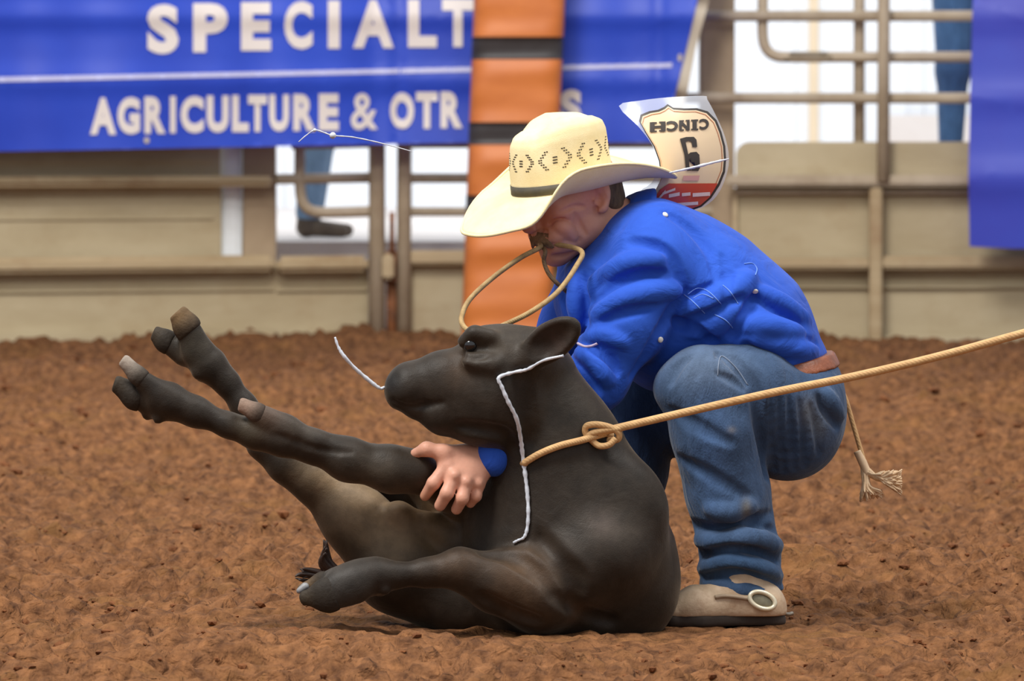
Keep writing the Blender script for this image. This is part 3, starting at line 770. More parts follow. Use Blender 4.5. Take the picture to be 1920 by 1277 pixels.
# ------------------------------------------------------------------ the crouching man
M['shirt'] = mat('royal_blue_cotton', lin((42, 88, 194)), 0.8, second=lin((36, 78, 180)), vscale=7, bump=0.12, bscale=500, sheen=0.06, spec=0.25, bump2=(13.0, 0.55, 0.012, 1.4))
M['denim'] = mat('washed_denim', lin((66, 94, 134)), 0.9, var=0.32, vscale=26, bump=0.35, bscale=420, attr=True, sheen=0.15, spec=0.15, stretch=(1, 1, 0.45), bump2=(24.0, 0.6, 0.010, 1.2))
M['skin'] = mat('ruddy_skin', lin((206, 148, 122)), 0.5, var=0.10, vscale=40, bump=0.12, bscale=160, attr=True, spec=0.4)
M['skin'].node_tree.nodes['Principled BSDF'].inputs['Subsurface Weight'].default_value = 0.12
M['skin'].node_tree.nodes['Principled BSDF'].inputs['Subsurface Radius'].default_value = (0.012, 0.005, 0.003)
M['hair'] = mat('brown_hair', lin((112, 86, 62)), 0.6, second=lin((70, 52, 38)), vscale=90, bump=0.7, bscale=220, stretch=(1, 1, 0.3))
M['leather'] = mat('brown_belt_leather', lin((150, 84, 50)), 0.5, second=lin((108, 56, 34)), vscale=30, bump=0.3, bscale=150)
M['boot'] = mat('dusty_tan_leather', lin((208, 184, 156)), 0.6, second=lin((176, 148, 118)), vscale=18, bump=0.25, bscale=150, third=lin((140, 92, 58)), tscale=14, tamount=.6)
M['sole'] = mat('dark_boot_sole', lin((52, 40, 32)), 0.8, var=.3, vscale=30)
M['straw'] = mat('cream_straw', lin((246, 230, 184)), 0.55, second=lin((240, 220, 168)), vscale=30, bump=0.25, bscale=700, spec=0.3)
M['ribbon'] = mat('dark_hat_ribbon', lin((70, 66, 58)), 0.7, second=lin((92, 84, 64)), vscale=40)
M['pearl'] = mat('pearl_snap', lin((222, 216, 208)), 0.25, var=.1, vscale=90, coat=.4)
M['thread'] = mat('pale_blue_thread', lin((104, 142, 222)), 0.7, var=.1, vscale=90)

man = empty('person', C(1385, 1183, .15) * np.array([1, 1, 0]))
tag(man, 'crouching man in blue shirt, jeans and straw hat holding the calf', 'person')

# ---- limb layout shared by body and clothes: (px, py, depth, radius px)
TORSO = [(1205, 470, .30, 88), (1265, 505, .30, 106), (1330, 550, .30, 112), (1405, 612, .30, 108), (1472, 690, .30, 84)]
ARM_L = [(1222, 500, .135, 68), (1175, 610, .115, 64), (1118, 712, .105, 54), (1000, 812, .045, 42), (926, 858, -.085, 33)]
ARM_R = [(1120, 500, .47, 66), (1075, 610, .47, 58), (1020, 720, .44, 48), (950, 800, .34, 42), (905, 860, .26, 32)]
LEG_L = [(1476, 796, .20, 106), (1400, 740, .14, 94), (1318, 726, .095, 79)]
SHIN_L = [(1318, 730, .095, 79), (1342, 810, .10, 84), (1364, 920, .12, 79), (1388, 1040, .13, 74), (1392, 1135, .135, 75)]
LEG_R = [(1472, 800, .42, 100), (1330, 776, .42, 88), (1198, 772, .42, 76)]
SHIN_R = [(1198, 772, .42, 76), (1180, 880, .43, 72), (1160, 1010, .44, 68), (1150, 1085, .44, 66)]

# ---- head frame
def frame(yaw, pitch):
    y, p = math.radians(yaw), math.radians(pitch)
    f = np.array([-math.cos(y) * math.cos(p), -math.sin(y) * math.cos(p), -math.sin(p)])
    l = np.array([math.sin(y), -math.cos(y), 0.0]); return f, l, np.cross(f, l)
hf, hl, hu = frame(27, 17)
HC = C(1080, 373, .27)
def H(f, l, u): return HC + (hf * f + hl * l + hu * u) * .001
AX = [hf, hl, hu]
# ---- body: one continuous figure
B = Field(); B.big = .08
def scaled(ch, q, s0=0): return [Pr(a, b, c, r * q) for a, b, c, r in ch]
B.chain(scaled(TORSO, .84), .05, 1.6); B.chain(scaled(ARM_L[:-1], .72) + [Pr(905, 862, -.075, 25)], .03)
B.chain(scaled(ARM_R, .72), .03); B.chain(scaled(LEG_L, .72), .04); B.chain(scaled(SHIN_L, .55), .03)
B.chain(scaled(LEG_R, .72), .04); B.chain(scaled(SHIN_R, .55), .03)
B.chain([Pr(1500, 745, .20, 75), Pr(1500, 745, .42, 75)], .05)
for a, c in (((1388, 1105, .135), (1300, 1150, .10)), ((1148, 1090, .44), (1070, 1130, .42))):
    B.limb(C(*a), C(*c), .032, .028, .02)
# head
B.ell(H(-4, 0, 28), (.088, .073, .078), AX, k=.03)
B.ell(H(38, 0, -18), (.058, .058, .084), AX, k=.03)
B.limb(H(-10, 0, -30), C(1200, 448, .30), .054, .062, .03)
B.ball(H(76, 0, -84), .024, .022)
for s in (-1, 1):
    B.limb(H(6, s * 48, -52), H(70, s * 14, -86), .019, .019, .022)
    B.ball(H(60, s * 40, -6), .024, .02)
    B.limb(H(84, s * 10, 26), H(70, s * 44, 22), .014, .013, .014)
    B.ball(H(96, s * 31, 10), .012, .010, op='s')
    B.ball(H(80, s * 31, 8), .0135, .004)
    B.ball(H(78, s * 34, -46), .023, .014)
    B.ball(H(105, s * 12, -25), .009, .007)
    B.ell(H(-18, s * 75, 0), (.018, .008, .030), [hf * .95 + hu * .25, hl, hu], k=.006)
    B.ell(H(-14, s * 82, 3), (.010, .006, .018), [hf, hl, hu], k=.004, op='s')
    B.ball(H(-14, s * 74, -22), .009, .006)
    B.chain([(*H(104, s * 17, -24), .0045), (*H(97, s * 33, -38), .005), (*H(86, s * 42, -58), .004)], .006, op='s')     # smile line
B.chain([(*H(92, 0, 22), .010), (*H(106, 0, -4), .011), (*H(114, 0, -20), .0135)], .012)
B.chain([(*H(88, -20, -52), .012), (*H(95, 0, -48), .013), (*H(88, 20, -52), .012)], .012)
B.chain([(*H(84, -18, -70), .009), (*H(91, 0, -71), .0105), (*H(84, 18, -70), .009)], .010)
B.chain([(*H(84, -30, -60), .0045), (*H(98, 0, -60), .005), (*H(84, 30, -60), .0045)], .005, op='s')
# left hand around the calf's leg
W = (905, 862, -.075)
KN = [(840, 872, -.118, 15), (852, 892, -.130, 15), (874, 904, -.128, 14.5), (896, 908, -.112, 14)]
for a in KN: B.chain([Pr(*W, 25), Pr(*a)], .014)
B.chain([Pr(872, 856, -.085, 20), Pr(835, 868, -.11, 16)], .014)
FING = [[(840, 872, -.118, 14), (813, 906, -.128, 12.5), (797, 930, -.11, 10)],
        [(852, 892, -.130, 14), (838, 925, -.142, 12.5), (825, 948, -.125, 11)],
        [(874, 904, -.128, 13.5), (867, 934, -.140, 12), (856, 955, -.122, 10.5)],
        [(896, 908, -.112, 12.5), (892, 930, -.120, 11), (882, 944, -.108, 9)]]
for f in FING: B.chain([Pr(*q) for q in f], .005)
B.chain([Pr(872, 852, -.085, 19), Pr(832, 849, -.115, 15), Pr(800, 842, -.118, 12.5), Pr(779, 850, -.105, 9.5)], .010)
for a in KN[1:]: B.ball(C(a[0] + 1, a[1] - 1, a[2] - .012), .007, .008)
# right hand, behind the calf's leg
B.chain([Pr(905, 860, .26, 27), Pr(850, 900, .22, 30)], .02)
for i, dx in enumerate((-24, -8, 8, 24)): B.chain([Pr(850 + dx * .6, 905, .215, 14), Pr(835 + dx, 940, .20, 12), Pr(838 + dx, 965, .19, 9)], .006)
B.chain([Pr(870, 875, .22, 16), Pr(838, 870, .19, 12), Pr(815, 880, .18, 9)], .008)
for pts, r, dp, op in [([(1030, 420), (1052, 414), (1072, 426), (1086, 450)], .006, .5, 's'), ([(1046, 424), (1062, 428), (1075, 446)], .009, .4, 'u'),
        ([(1078, 400), (1086, 420), (1098, 440)], .006, .3, 's'), ([(1036, 468), (1054, 463), (1074, 462)], .008, .4, 'u'), ([(1036, 481), (1056, 478), (1074, 473)], .006, .45, 's'),
        ([(1050, 398), (1075, 388), (1095, 388)], .005, .4, 's'), ([(1116, 358), (1124, 376), (1117, 392)], .007, .5, 's'), ([(1003, 436), (1012, 436), (1020, 430)], .004, .45, 's')]:
    B.crease(pts, r, dp, r * (.7 if op == 's' else 1.3), op)
me, v = B.mesh('body', .0031, 1)
SK = lin((214, 156, 130))
paint(me, v, SK, [(H(115, 0, -18), .018, lin((178, 98, 82)), .7), (H(70, 45, -15), .03, lin((200, 122, 100)), .7), (H(0, 80, 5), .03, lin((196, 120, 104)), .6), (H(85, 0, -66), (.02, .03, .012), lin((170, 96, 84)), .7),
                  (H(60, 30, -85), .035, lin((168, 118, 98)), .5), (H(78, 0, -84), .03, lin((186, 118, 100)), .5), (C(850, 890, -.12), .06, lin((222, 164, 140)), .8), (C(800, 930, -.11), .018, lin((178, 120, 84)), .6)])
link('body', me, M['skin'], man, True)

# ---- hair and moustache
F = Field()
F.ell(H(-12, 0, 20), (.086, .077, .074), AX, k=.02)
F.limb(H(-58, 22, -22), H(-50, 40, -30), .030, .024, .02); F.limb(H(-58, -22, -22), H(-50, -40, -30), .030, .024, .02)
F.chain([(*H(8, 70, 22), .010), (*H(8, 72, 6), .006)], .01)
F.plane(H(-26, 0, 0), hf, .01); F.plane(H(0, 0, 48), hu, .01)
me, _ = F.mesh('hair', .0035, 1); link('hair', me, M['hair'], man, True)
bm = bmesh.new(); rh = random.Random(3)
for i in range(420):
    l0 = rh.uniform(-36, 36); u0 = -37 - abs(l0) * .28 + rh.uniform(-6, 5); f0 = 107 - abs(l0) ** 1.6 * .042
    q0 = H(f0 - 4, l0, u0); q1 = H(f0 + 3.5, l0 * 1.10, u0 - 9); q2 = H(f0 + 1 + rh.uniform(-1, 1.5), l0 * 1.25, u0 - 18)
    tube_bm(bm, [q0, q1, q2], [.0024, .0022, .0009], 4)
o = bm_obj('moustache', bm, mat('greying_moustache', lin((158, 128, 94)), .7, second=lin((116, 90, 64)), vscale=120), man, True); o['kind'] = 'stuff'

# ---- shirt
T = Field(); T.big = .08
T.chain([Pr(*p) for p in TORSO], .05, 1.62)
T.limb(C(1225, 480, .17), C(1120, 480, .45), .072, .070, .05)
T.limb(C(1240, 440, .20), C(1215, 430, .40), .052, .05, .05)
T.limb(C(1130, 560, .28), C(1250, 640, .28), .095, .10, .05, 1.5)
T.ell(C(1440, 640, .19), (.10, .08, .06), rot2(-38), k=.05)
T.plane(C(1515, 673, .3), (.22, 0, -1), .006)
T.chain([Pr(*p) for p in ARM_L], .035); T.chain([Pr(*p) for p in ARM_R], .035)
T.chain([Pr(934, 852, -.078, 35), Pr(926, 858, -.087, 36)], .006)          # cuff
# sleeve and back folds
for pts, r, dp, op in [
    ([(1180, 452), (1228, 462), (1262, 492), (1283, 545)], .009, .45, 's'),
    ([(1283, 545), (1255, 590), (1215, 660), (1185, 705)], .009, .30, 's'),
    ([(1105, 545), (1140, 512), (1190, 490), (1240, 488)], .010, .35, 'u'),
    ([(1110, 565), (1150, 538), (1205, 515), (1255, 515)], .008, .35, 's'),
    ([(1115, 590), (1165, 562), (1220, 548), (1270, 545)], .010, .35, 'u'),
    ([(1128, 606), (1175, 585), (1225, 575)], .007, .35, 's'),
    ([(1082, 640), (1130, 628), (1170, 645)], .008, .35, 'u'),
    ([(1070, 668), (1098, 690), (1122, 735)], .009, .35, 's'),
    ([(1085, 660), (1118, 680), (1142, 715)], .009, .35, 'u'),
    ([(1108, 652), (1140, 672), (1160, 700)], .007, .35, 's'),
    ([(1250, 400), (1290, 425), (1330, 470), (1345, 520)], .009, .25, 's'),
    ([(1290, 560), (1330, 545), (1375, 525)], .008, .3, 's'),
    ([(1285, 590), (1330, 570), (1385, 540), (1405, 520)], .011, .35, 'u'),
    ([(1275, 605), (1330, 592), (1390, 560)], .009, .4, 's'),
    ([(1300, 618), (1345, 605), (1385, 580)], .010, .35, 'u'),
    ([(1265, 600), (1300, 620), (1340, 640)], .009, .4, 's'),
    ([(1418, 555), (1460, 580), (1505, 612)], .009, .35, 's'),
    ([(1425, 545), (1470, 568), (1515, 598)], .009, .3, 'u'),
    ([(1412, 560), (1395, 600), (1372, 628)], .009, .4, 's'),
    ([(1395, 620), (1440, 632), (1500, 640), (1540, 645)], .009, .4, 's'),
    ([(1385, 608), (1440, 616), (1500, 622)], .010, .3, 'u'),
    ([(1400, 650), (1450, 662), (1500, 668)], .010, .4, 's'),
    ([(1420, 636), (1470, 650), (1525, 656)], .010, .35, 'u'),
    ([(1355, 480), (1365, 520), (1360, 560)], .008, .2, 's'),
    ([(1050, 505), (1056, 550), (1068, 600)], .010, .35, 's'),
    ([(1090, 520), (1092, 570), (1100, 615)], .010, .35, 's'),
    ([(1078, 520), (1078, 570), (1086, 615)], .008, .35, 'u')]:
    r *= 1.3; T.crease(pts, r, min(dp * 1.15, .5), r * (1.0 if op == 's' else 1.6), op)
me, v = T.mesh('shirt', .004, 1)
shirt = link('shirt', me, M['shirt'], man, True)
# collar: a folded band round the neck
def neck_ring(t, rad, s=1.0):
    a = H(-10, 0, -30); b = C(1200, 448, .30); c = a + (b - a) * t; ax = (b - a) / np.linalg.norm(b - a)
    e1 = np.array([0, -1.0, 0]); e1 -= ax * (e1 @ ax); e1 /= np.linalg.norm(e1); e2 = np.cross(ax, e1)
    return [c + (e1 * math.cos(q) + e2 * math.sin(q)) * rad for q in np.linspace(0, 2 * math.pi, 41)[:-1]]
V, Fc = [], []
prof = [(.58, .060), (.54, .064), (.55, .068), (.64, .080), (.78, .094), (.86, .100), (.86, .094), (.70, .070)]
for t, rd in prof: V += neck_ring(t, rd)
for i in range(len(prof) - 1):
    for k in range(40): Fc.append((i * 40 + k, i * 40 + (k + 1) % 40, (i + 1) * 40 + (k + 1) % 40, (i + 1) * 40 + k))
link('collar', mesh_from('collar', V, Fc), M['shirt'], shirt, True)
def disc_on(F, px, py, r, m, parent, name, lift=.001):
    p, n = F.hit(px, py)
    if p is None: return
    fl = Field(); t1 = np.cross(n, [0, 0, 1.0]); t1 /= np.linalg.norm(t1)
    fl.ell(p + n * lift, (r, r, r * .45), [t1, np.cross(n, t1), n], k=0)
    me, _ = fl.mesh(name, r / 4, 1, pad=r); return link(name, me, m, parent, True)
for q in ((1247, 403), (1416, 546), (1238, 637)): disc_on(T, q[0], q[1], .0062, M['pearl'], shirt, 'snap')
def stitched(F, name, pts, r, m, parent, n=6, lift=.0005):
    w = [F.hit(*p, lift=lift)[0] for p in catmull([np.array(q, float) for q in pts], n)]
    w = [p for p in w if p is not None]
    if len(w) < 3: return None
    keep = [w[0]]
    for p in w[1:]:
        if np.linalg.norm(p - keep[-1]) < .05: keep.append(p)
    return tube(name, keep, r, m, parent, 6) if len(keep) > 2 else None
stitched(T, 'sleeve_stripe', [(1084, 644), (1096, 650), (1108, 649), (1120, 644)], .0028, mat('pale_pink_stripe', lin((206, 186, 206)), .6, var=.1, vscale=50), shirt)
for pts in ([(1290, 552), (1308, 540), (1330, 548), (1352, 570)], [(1282, 552), (1300, 566), (1322, 588)], [(1300, 560), (1318, 552), (1338, 560)], [(1355, 535), (1370, 548), (1384, 570)], [(1395, 495), (1410, 494), (1419, 504), (1416, 516)], [(1340, 590), (1360, 600), (1374, 615)]):
    stitched(T, 'embroidery', pts, .0011, M['thread'], shirt)

# ---- jeans
J = Field(); J.big = .08
pn = np.array([.22, 0, -1.0])
J.limb(C(1486, 750, .20), C(1486, 750, .42), .100, .100, .04)
J.limb(C(1478, 705, .24), C(1478, 705, .38), .080, .080, .05)
J.plane(C(1516, 692, .3), -pn, .006)
J.chain([Pr(*p) for p in LEG_L], .03); J.chain([Pr(*p) for p in SHIN_L], .012)
J.chain([Pr(*p) for p in LEG_R], .03); J.chain([Pr(*p) for p in SHIN_R], .012)
J.ball(C(1262, 728, .09), .030, .04)
J.ell(C(1392, 1102, .135), (.077, .082, .026), rot2(-8), k=.02)
J.plane(C(1392, 1114, .135), (0.10, 0, -1), .005); J.plane((0, 0, .03), (0, 0, -1), .004)
for pts, r, dp, op in [
    ([(1378, 672), (1410, 720), (1424, 780), (1430, 850), (1438, 895)], .010, .5, 's'),
    ([(1448, 740), (1446, 800), (1452, 880)], .007, .4, 's'), ([(1462, 745), (1464, 810), (1470, 885)], .007, .4, 's'),
    ([(1480, 750), (1484, 815), (1488, 880)], .007, .4, 's'), ([(1500, 755), (1508, 815), (1508, 875)], .007, .4, 's'),
    ([(1520, 760), (1532, 800), (1536, 850)], .007, .35, 's'),
    ([(1535, 745), (1552, 770), (1570, 800)], .009, .4, 's'), ([(1548, 735), (1562, 755), (1578, 780)], .008, .35, 'u'),
    ([(1345, 672), (1352, 664), (1385, 700), (1400, 722)], .006, .35, 's'),
    ([(1345, 700), (1370, 712), (1395, 730)], .006, .35, 's'),
    ([(1260, 770), (1310, 800), (1370, 830)], .010, .22, 's'), ([(1275, 860), (1330, 890), (1400, 930)], .010, .2, 's'),
    ([(1300, 985), (1345, 1000), (1390, 985), (1450, 995)], .012, .42, 's'),
    ([(1310, 1015), (1360, 1018), (1410, 1008), (1460, 1022)], .012, .40, 'u'),
    ([(1312, 1040), (1370, 1036), (1420, 1040), (1466, 1058)], .011, .45, 's'),
    ([(1314, 1066), (1370, 1056), (1430, 1066), (1468, 1082)], .010, .38, 'u'),
    ([(1318, 1082), (1370, 1074), (1420, 1084), (1464, 1102)], .008, .4, 's'),
    ([(1390, 960), (1420, 975), (1452, 960)], .010, .35, 's'), ([(1330, 955), (1370, 962), (1410, 950)], .010, .3, 'u'),
    ([(1256, 720), (1270, 690), (1290, 670)], .008, .3, 's')]:
    r *= 1.2; J.crease(pts, r, min(dp * 1.1, .5), r * (1.0 if op == 's' else 1.5), op)
me, v = J.mesh('jeans', .004, 1)
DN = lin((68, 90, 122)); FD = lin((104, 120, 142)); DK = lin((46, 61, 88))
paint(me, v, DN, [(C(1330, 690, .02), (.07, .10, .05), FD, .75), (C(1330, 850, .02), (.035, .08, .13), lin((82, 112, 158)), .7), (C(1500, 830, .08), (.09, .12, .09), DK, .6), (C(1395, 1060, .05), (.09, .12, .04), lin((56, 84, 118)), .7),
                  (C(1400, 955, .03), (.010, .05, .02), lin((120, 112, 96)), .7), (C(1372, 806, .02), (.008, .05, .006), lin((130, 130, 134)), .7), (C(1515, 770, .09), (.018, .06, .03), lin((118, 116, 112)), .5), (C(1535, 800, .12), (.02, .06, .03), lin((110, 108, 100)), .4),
                  (C(1200, 790, .35), (.14, .1, .1), lin((46, 64, 104)), .8)])  # last patch: shade on the far thigh, painted into the denim
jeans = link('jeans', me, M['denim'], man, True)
stitched(J, 'seam', [(1345, 705), (1352, 668), (1380, 690), (1402, 722)], .0012, mat('seam_thread', lin((120, 132, 152)), .8, var=.1, vscale=60), jeans)
stitched(J, 'belt_loop', [(1513, 668), (1514, 682), (1518, 700)], .004, M['denim'], jeans)
# ---- belt: band following the waist
bt = Field(); bt.big = .08
bt.chain([Pr(*p) for p in TORSO[2:]], .05, 1.62); bt.limb(C(1478, 705, .24), C(1478, 705, .38), .080, .080, .05); bt.limb(C(1490, 745, .20), C(1490, 745, .42), .094, .094, .04)
nb = pn / np.linalg.norm(pn); cb = C(1516, 682, .3)
bt.p[:] = bt.p
bt.plane(cb + nb * .013, nb, .003); bt.plane(cb - nb * .013, -nb, .003)
me, _ = bt.mesh('belt', .004, 1, shift=-.001); belt = link('belt', me, M['leather'], man, True)

# ---- boots
def boot(name, ankle, toe, heel, d, parent):
    F = Field(); F.big = .07
    F.chain([Pr(*ankle, d, 46), Pr((ankle[0] + heel[0]) / 2, (ankle[1] + heel[1]) / 2 - 4, d, 40)], .02)
    F.limb(C(heel[0] - 24, heel[1] - 26, d), C(heel[0] - 24, heel[1] - 22, d), .034, .034, .02)
    F.limb(C(heel[0] - 40, heel[1] - 34, d), C(toe[0] + 60, toe[1] - 34, d - .02), .040, .036, .03)
    F.limb(C(toe[0] + 60, toe[1] - 34, d - .02), C(toe[0] + 22, toe[1] - 24, d - .03), .034, .022, .03, 1.15)
    F.plane((0, 0, .022), (0, 0, -1), .004)
    me, _ = F.mesh('boot', .0035, 1); b = link(name, me, M['boot'], parent, True)
    G = Field()
    G.limb(C(toe[0] + 62, toe[1] - 8, d - .02), C(toe[0] + 22, toe[1] - 8, d - .03), .040, .026, .01, 1.1)
    G.limb(C(toe[0] + 62, toe[1] - 8, d - .02), C(heel[0] - 40, heel[1] - 10, d), .038, .030, .01, 1.05)
    G.limb(C(heel[0] - 30, heel[1] - 8, d), C(heel[0] - 20, heel[1] - 8, d), .032, .032, .01)
    G.plane((0, 0, .026), (0, 0, 1), .003); G.plane((0, 0, .004), (0, 0, -1), .003)
    me, _ = G.mesh('sole', .0035, 1); link('sole', me, M['sole'], b, True)
    return b, F
bo, BF = boot('boot', (1386, 1095), (1244, 1172), (1462, 1172), .10, man)
boot('boot', (1150, 1085), (1010, 1142), (1228, 1142), .44, man)
# spur strap with an oval buckle, and the spur behind the heel
stitched(BF, 'spur_strap', [(1340, 1121), (1360, 1118), (1385, 1120), (1415, 1126), (1450, 1140)], .0045, mat('grey_spur_strap', lin((158, 136, 112)), .6, var=.2, vscale=40), bo, 6, .002)
p, n = BF.hit(1428, 1127)
if p is None: p, n = C(1428, 1127, .05), np.array([0, -1.0, 0])
t1 = np.array([.94, 0, -.35]); t1 -= n * (t1 @ n); t1 /= np.linalg.norm(t1); t2 = np.cross(n, t1)
tube('spur_buckle', [p + n * .010 + t1 * .025 * math.cos(a) + t2 * .015 * math.sin(a) for a in np.linspace(0, 2 * math.pi, 33)[:-1]], .0045, mat('pale_buckle_metal', lin((214, 204, 178)), .35, var=.1, metal=.3, vscale=40), bo, 8, True)
F = Field(); F.ell(p + n * .006, (.024, .014, .004), [t1, t2, n], k=0); me, _ = F.mesh('buckle_plate', .003, 1); link('buckle_plate', me, mat('dull_buckle_plate', lin((132, 126, 104)), .4, var=.3, vscale=90, metal=.4), bo, True)
tube('spur', catmull([C(1440, 1132, .06), C(1462, 1146, .09), C(1476, 1152, .11), C(1486, 1150, .12)], 5), [.004] * 99, mat('spur_steel', lin((150, 140, 126)), .4, metal=.7, var=.1), bo, 6)

# ---- straw hat
cf, cl, cu_ = frame(20, 11)
_r = math.radians(5); cl, cu_ = cl * math.cos(_r) - cu_ * math.sin(_r), cu_ * math.cos(_r) + cl * math.sin(_r)      # tipped a little towards the near side
O = C(1056, 351, .265)
def HT(f, l, u): return O + (cf * f + cl * l + cu_ * u)
NT = 96
rows = []
def crown_pt(th, s):
    """s 0 at the brim, 1 at the top centre"""
    c, sn = math.cos(th), math.sin(th)
    kn = [(0, 1.0, 0), (.2, .985, .032), (.42, .96, .074), (.58, .935, .104), (.70, .87, .125), (.80, .72, .137), (.90, .42, .141), (1.0, 0.0, .139)]
    for a, b in zip(kn[:-1], kn[1:]):
        if s <= b[0] + 1e-9:
            t = (s - a[0]) / (b[0] - a[0]); rf = a[1] + (b[1] - a[1]) * t; h = a[2] + (b[2] - a[2]) * t; break
    f = .100 * rf * c; l = .083 * rf * sn
    hi = min(1, max(0, (h - .05) / .07))
    f += -.006 * hi
    h *= 1 - .13 * max(0, c) * hi - .05 * max(0, -c) * hi          # front lower than the top
    dent = math.exp(-(l / .022) ** 2) * max(0, 1 - ((f + .01) / .095) ** 4)
    h -= .022 * dent * min(1, max(0, (s - .6) / .2))
    pin = math.exp(-((th if th < math.pi else 2 * math.pi - th) - .75) ** 2 / .06)
    l *= 1 - .16 * pin * hi; h -= .006 * pin * hi
    return HT(f, l, h)
def brim_pt(th, t):
    c, sn = math.cos(th), math.sin(th)
    w = .106 if c > 0 else .124
    sm = lambda q: (lambda z: z * z * (3 - 2 * z))(min(1, max(0, q)))
    if sn > 0: t *= 1 - .13 * math.exp(-((th - .85) / .33) ** 2)
    else: t *= 1 + .10 * math.exp(-((th - 5.55) / .38) ** 2)
    f = .100 * c + w * t * c; l = .083 * sn + .092 * t * sn * (1 - .34 * t * abs(sn) ** 1.2)
    dn = (.052 * (sm((c - .20) / .52) if sn > 0 else sm((c - .52) / .48)) if c > 0 else .024 * abs(c) ** 2.5) * t ** 1.25
    up = (.050 * (1 - sm((c - .02) / .62)) if c > 0 else .050 * (1 - abs(c) ** 2.2)) * t ** 1.7
    return HT(f, l, up - dn)
V, Fh = [], []
cs = np.concatenate([np.linspace(1, .55, 14), np.linspace(.5, 0, 8)]); bs = np.linspace(.04, 1, 16)
for s in cs: V += [crown_pt(2 * math.pi * k / NT, min(s, .995)) for k in range(NT)]
for t in bs: V += [brim_pt(2 * math.pi * k / NT, t) for k in range(NT)]
nr = len(cs) + len(bs)
for i in range(nr - 1):
    for k in range(NT): Fh.append((i * NT + k, i * NT + (k + 1) % NT, (i + 1) * NT + (k + 1) % NT, (i + 1) * NT + k))
Fh.append(tuple(range(NT)))
hat = link('cowboy_hat', mesh_from('cowboy_hat', V, Fh), M['straw'], man, True)
sd = hat.modifiers.new('thickness', 'SOLIDIFY'); sd.thickness = .004; sd.offset = 0
tube('brim_binding', [brim_pt(2 * math.pi * k / NT, 1.0) for k in range(NT)], .0032, M['straw'], hat, 8, True)
V, Fb = [], []
for s in (.02, .13):
    for k in range(NT):
        p = crown_pt(2 * math.pi * k / NT, s); q = p - O; q -= cu_ * (q @ cu_); V.append(p + q / np.linalg.norm(q) * .0032)
for k in range(NT): Fb.append((k, (k + 1) % NT, NT + (k + 1) % NT, NT + k))
link('hat_band', mesh_from('hat_band', V, Fb), M['ribbon'], hat, True).modifiers.new('thickness', 'SOLIDIFY').thickness = .002
# ventilation holes: dark eyelets in a zigzag round the crown
bm = bmesh.new()
def eyelet(th, s):
    p = crown_pt(th, s); q = crown_pt(th + .02, s) - p; w = crown_pt(th, s + .02) - p
    n = np.cross(q, w); n /= np.linalg.norm(n)
    if n @ (p - O) < 0: n = -n
    q /= np.linalg.norm(q); w = np.cross(n, q)
    c = p + n * .0026
    bm.faces.new([bm.verts.new(Vector([float(t) for t in c + q * .0021 * math.cos(a) + w * .0013 * math.sin(a)])) for a in np.linspace(0, 2 * math.pi, 7)[:-1]])
for base in np.arange(0, 2 * math.pi, math.pi / 4):
    for sg in (-1, 1):
        for j in range(8):
            for o2 in (0, .045):
                eyelet(base + sg * (.05 + .042 * abs(j - 3.5)) + o2 * sg, .30 + .028 * j)
    for a in (-1, 0, 1):
        for j in (-1, 0, 1): eyelet(base + math.pi / 8 + a * .03, .39 + j * .03)
o = link('vent_holes', bpy.data.meshes.new('vent_holes'), mat('dark_eyelet', (0.05, 0.035, 0.02), .8, var=.2), hat); bm.to_mesh(o.data); bm.free(); o['kind'] = 'stuff'

# ---- contestant number: clear sheet with a printed shield, flapping from the back of the shirt
M['plastic'] = mat('clear_plastic_sheet', lin((226, 232, 244)), .2, var=.04, coat=.5)
nt = M['plastic'].node_tree; tr = nt.nodes.new('ShaderNodeBsdfTransparent'); mx = nt.nodes.new('ShaderNodeMixShader'); mx.inputs[0].default_value = .42
nt.links.new(tr.outputs[0], mx.inputs[1]); nt.links.new(nt.nodes['Principled BSDF'].outputs[0], mx.inputs[2]); nt.links.new(mx.outputs[0], nt.nodes['Material Output'].inputs['Surface'])
M['card'] = mat('cream_card', lin((228, 202, 164)), .4, second=lin((224, 198, 164)), vscale=12, coat=.3)
M['ink'] = mat('dark_ink', lin((58, 50, 46)), .4, var=.2, vscale=40); M['copper'] = mat('copper_ink', lin((190, 120, 84)), .4, var=.1); M['redink'] = mat('red_ink', lin((206, 66, 48)), .4, second=lin((196, 76, 54)), vscale=14, coat=.3)
M['pinkink'] = mat('pink_ink', lin((214, 160, 150)), .4, var=.1); M['whiteink'] = mat('white_ink', lin((236, 208, 192)), .4, var=.15, vscale=60)
def d_tag(x, y): return .36 + .09 * ((x - 1225) / 140.0) ** 2 + .06 * ((y - 260) / 140.0) ** 2 - .0003 * (y - 260)
def zt(x, y): return (1140 + x / 4.912, 160 + y / 4.912)
num = lay('contestant_number', lambda bm: flat(bm, catmull([zt(*p) for p in ((100, 190), (300, 140), (560, 110), (880, 97), (915, 130), (1000, 290), (1080, 480), (1115, 680), (1080, 860), (1000, 1020), (880, 1120), (740, 1170), (600, 1190), (430, 1110), (300, 980), (400, 900), (470, 720), (400, 540), (280, 380))], 3, True)), M['plastic'], man, d_tag, 0, 8)
SH = [(548, 172), (600, 205), (700, 212), (820, 210), (920, 240), (1000, 320), (1045, 430), (1080, 560), (1088, 680), (1078, 800), (1030, 920), (950, 1040), (860, 1120), (740, 1165), (600, 1175), (480, 1120), (380, 1050), (430, 980), (490, 860), (470, 700), (420, 560), (340, 430), (285, 330), (300, 270), (380, 238), (460, 225), (515, 200)]
def inset(P, k):
    cx = sum(p[0] for p in P) / len(P); cy = sum(p[1] for p in P) / len(P); return [(cx + (x - cx) * k, cy + (y - cy) * k) for x, y in P]
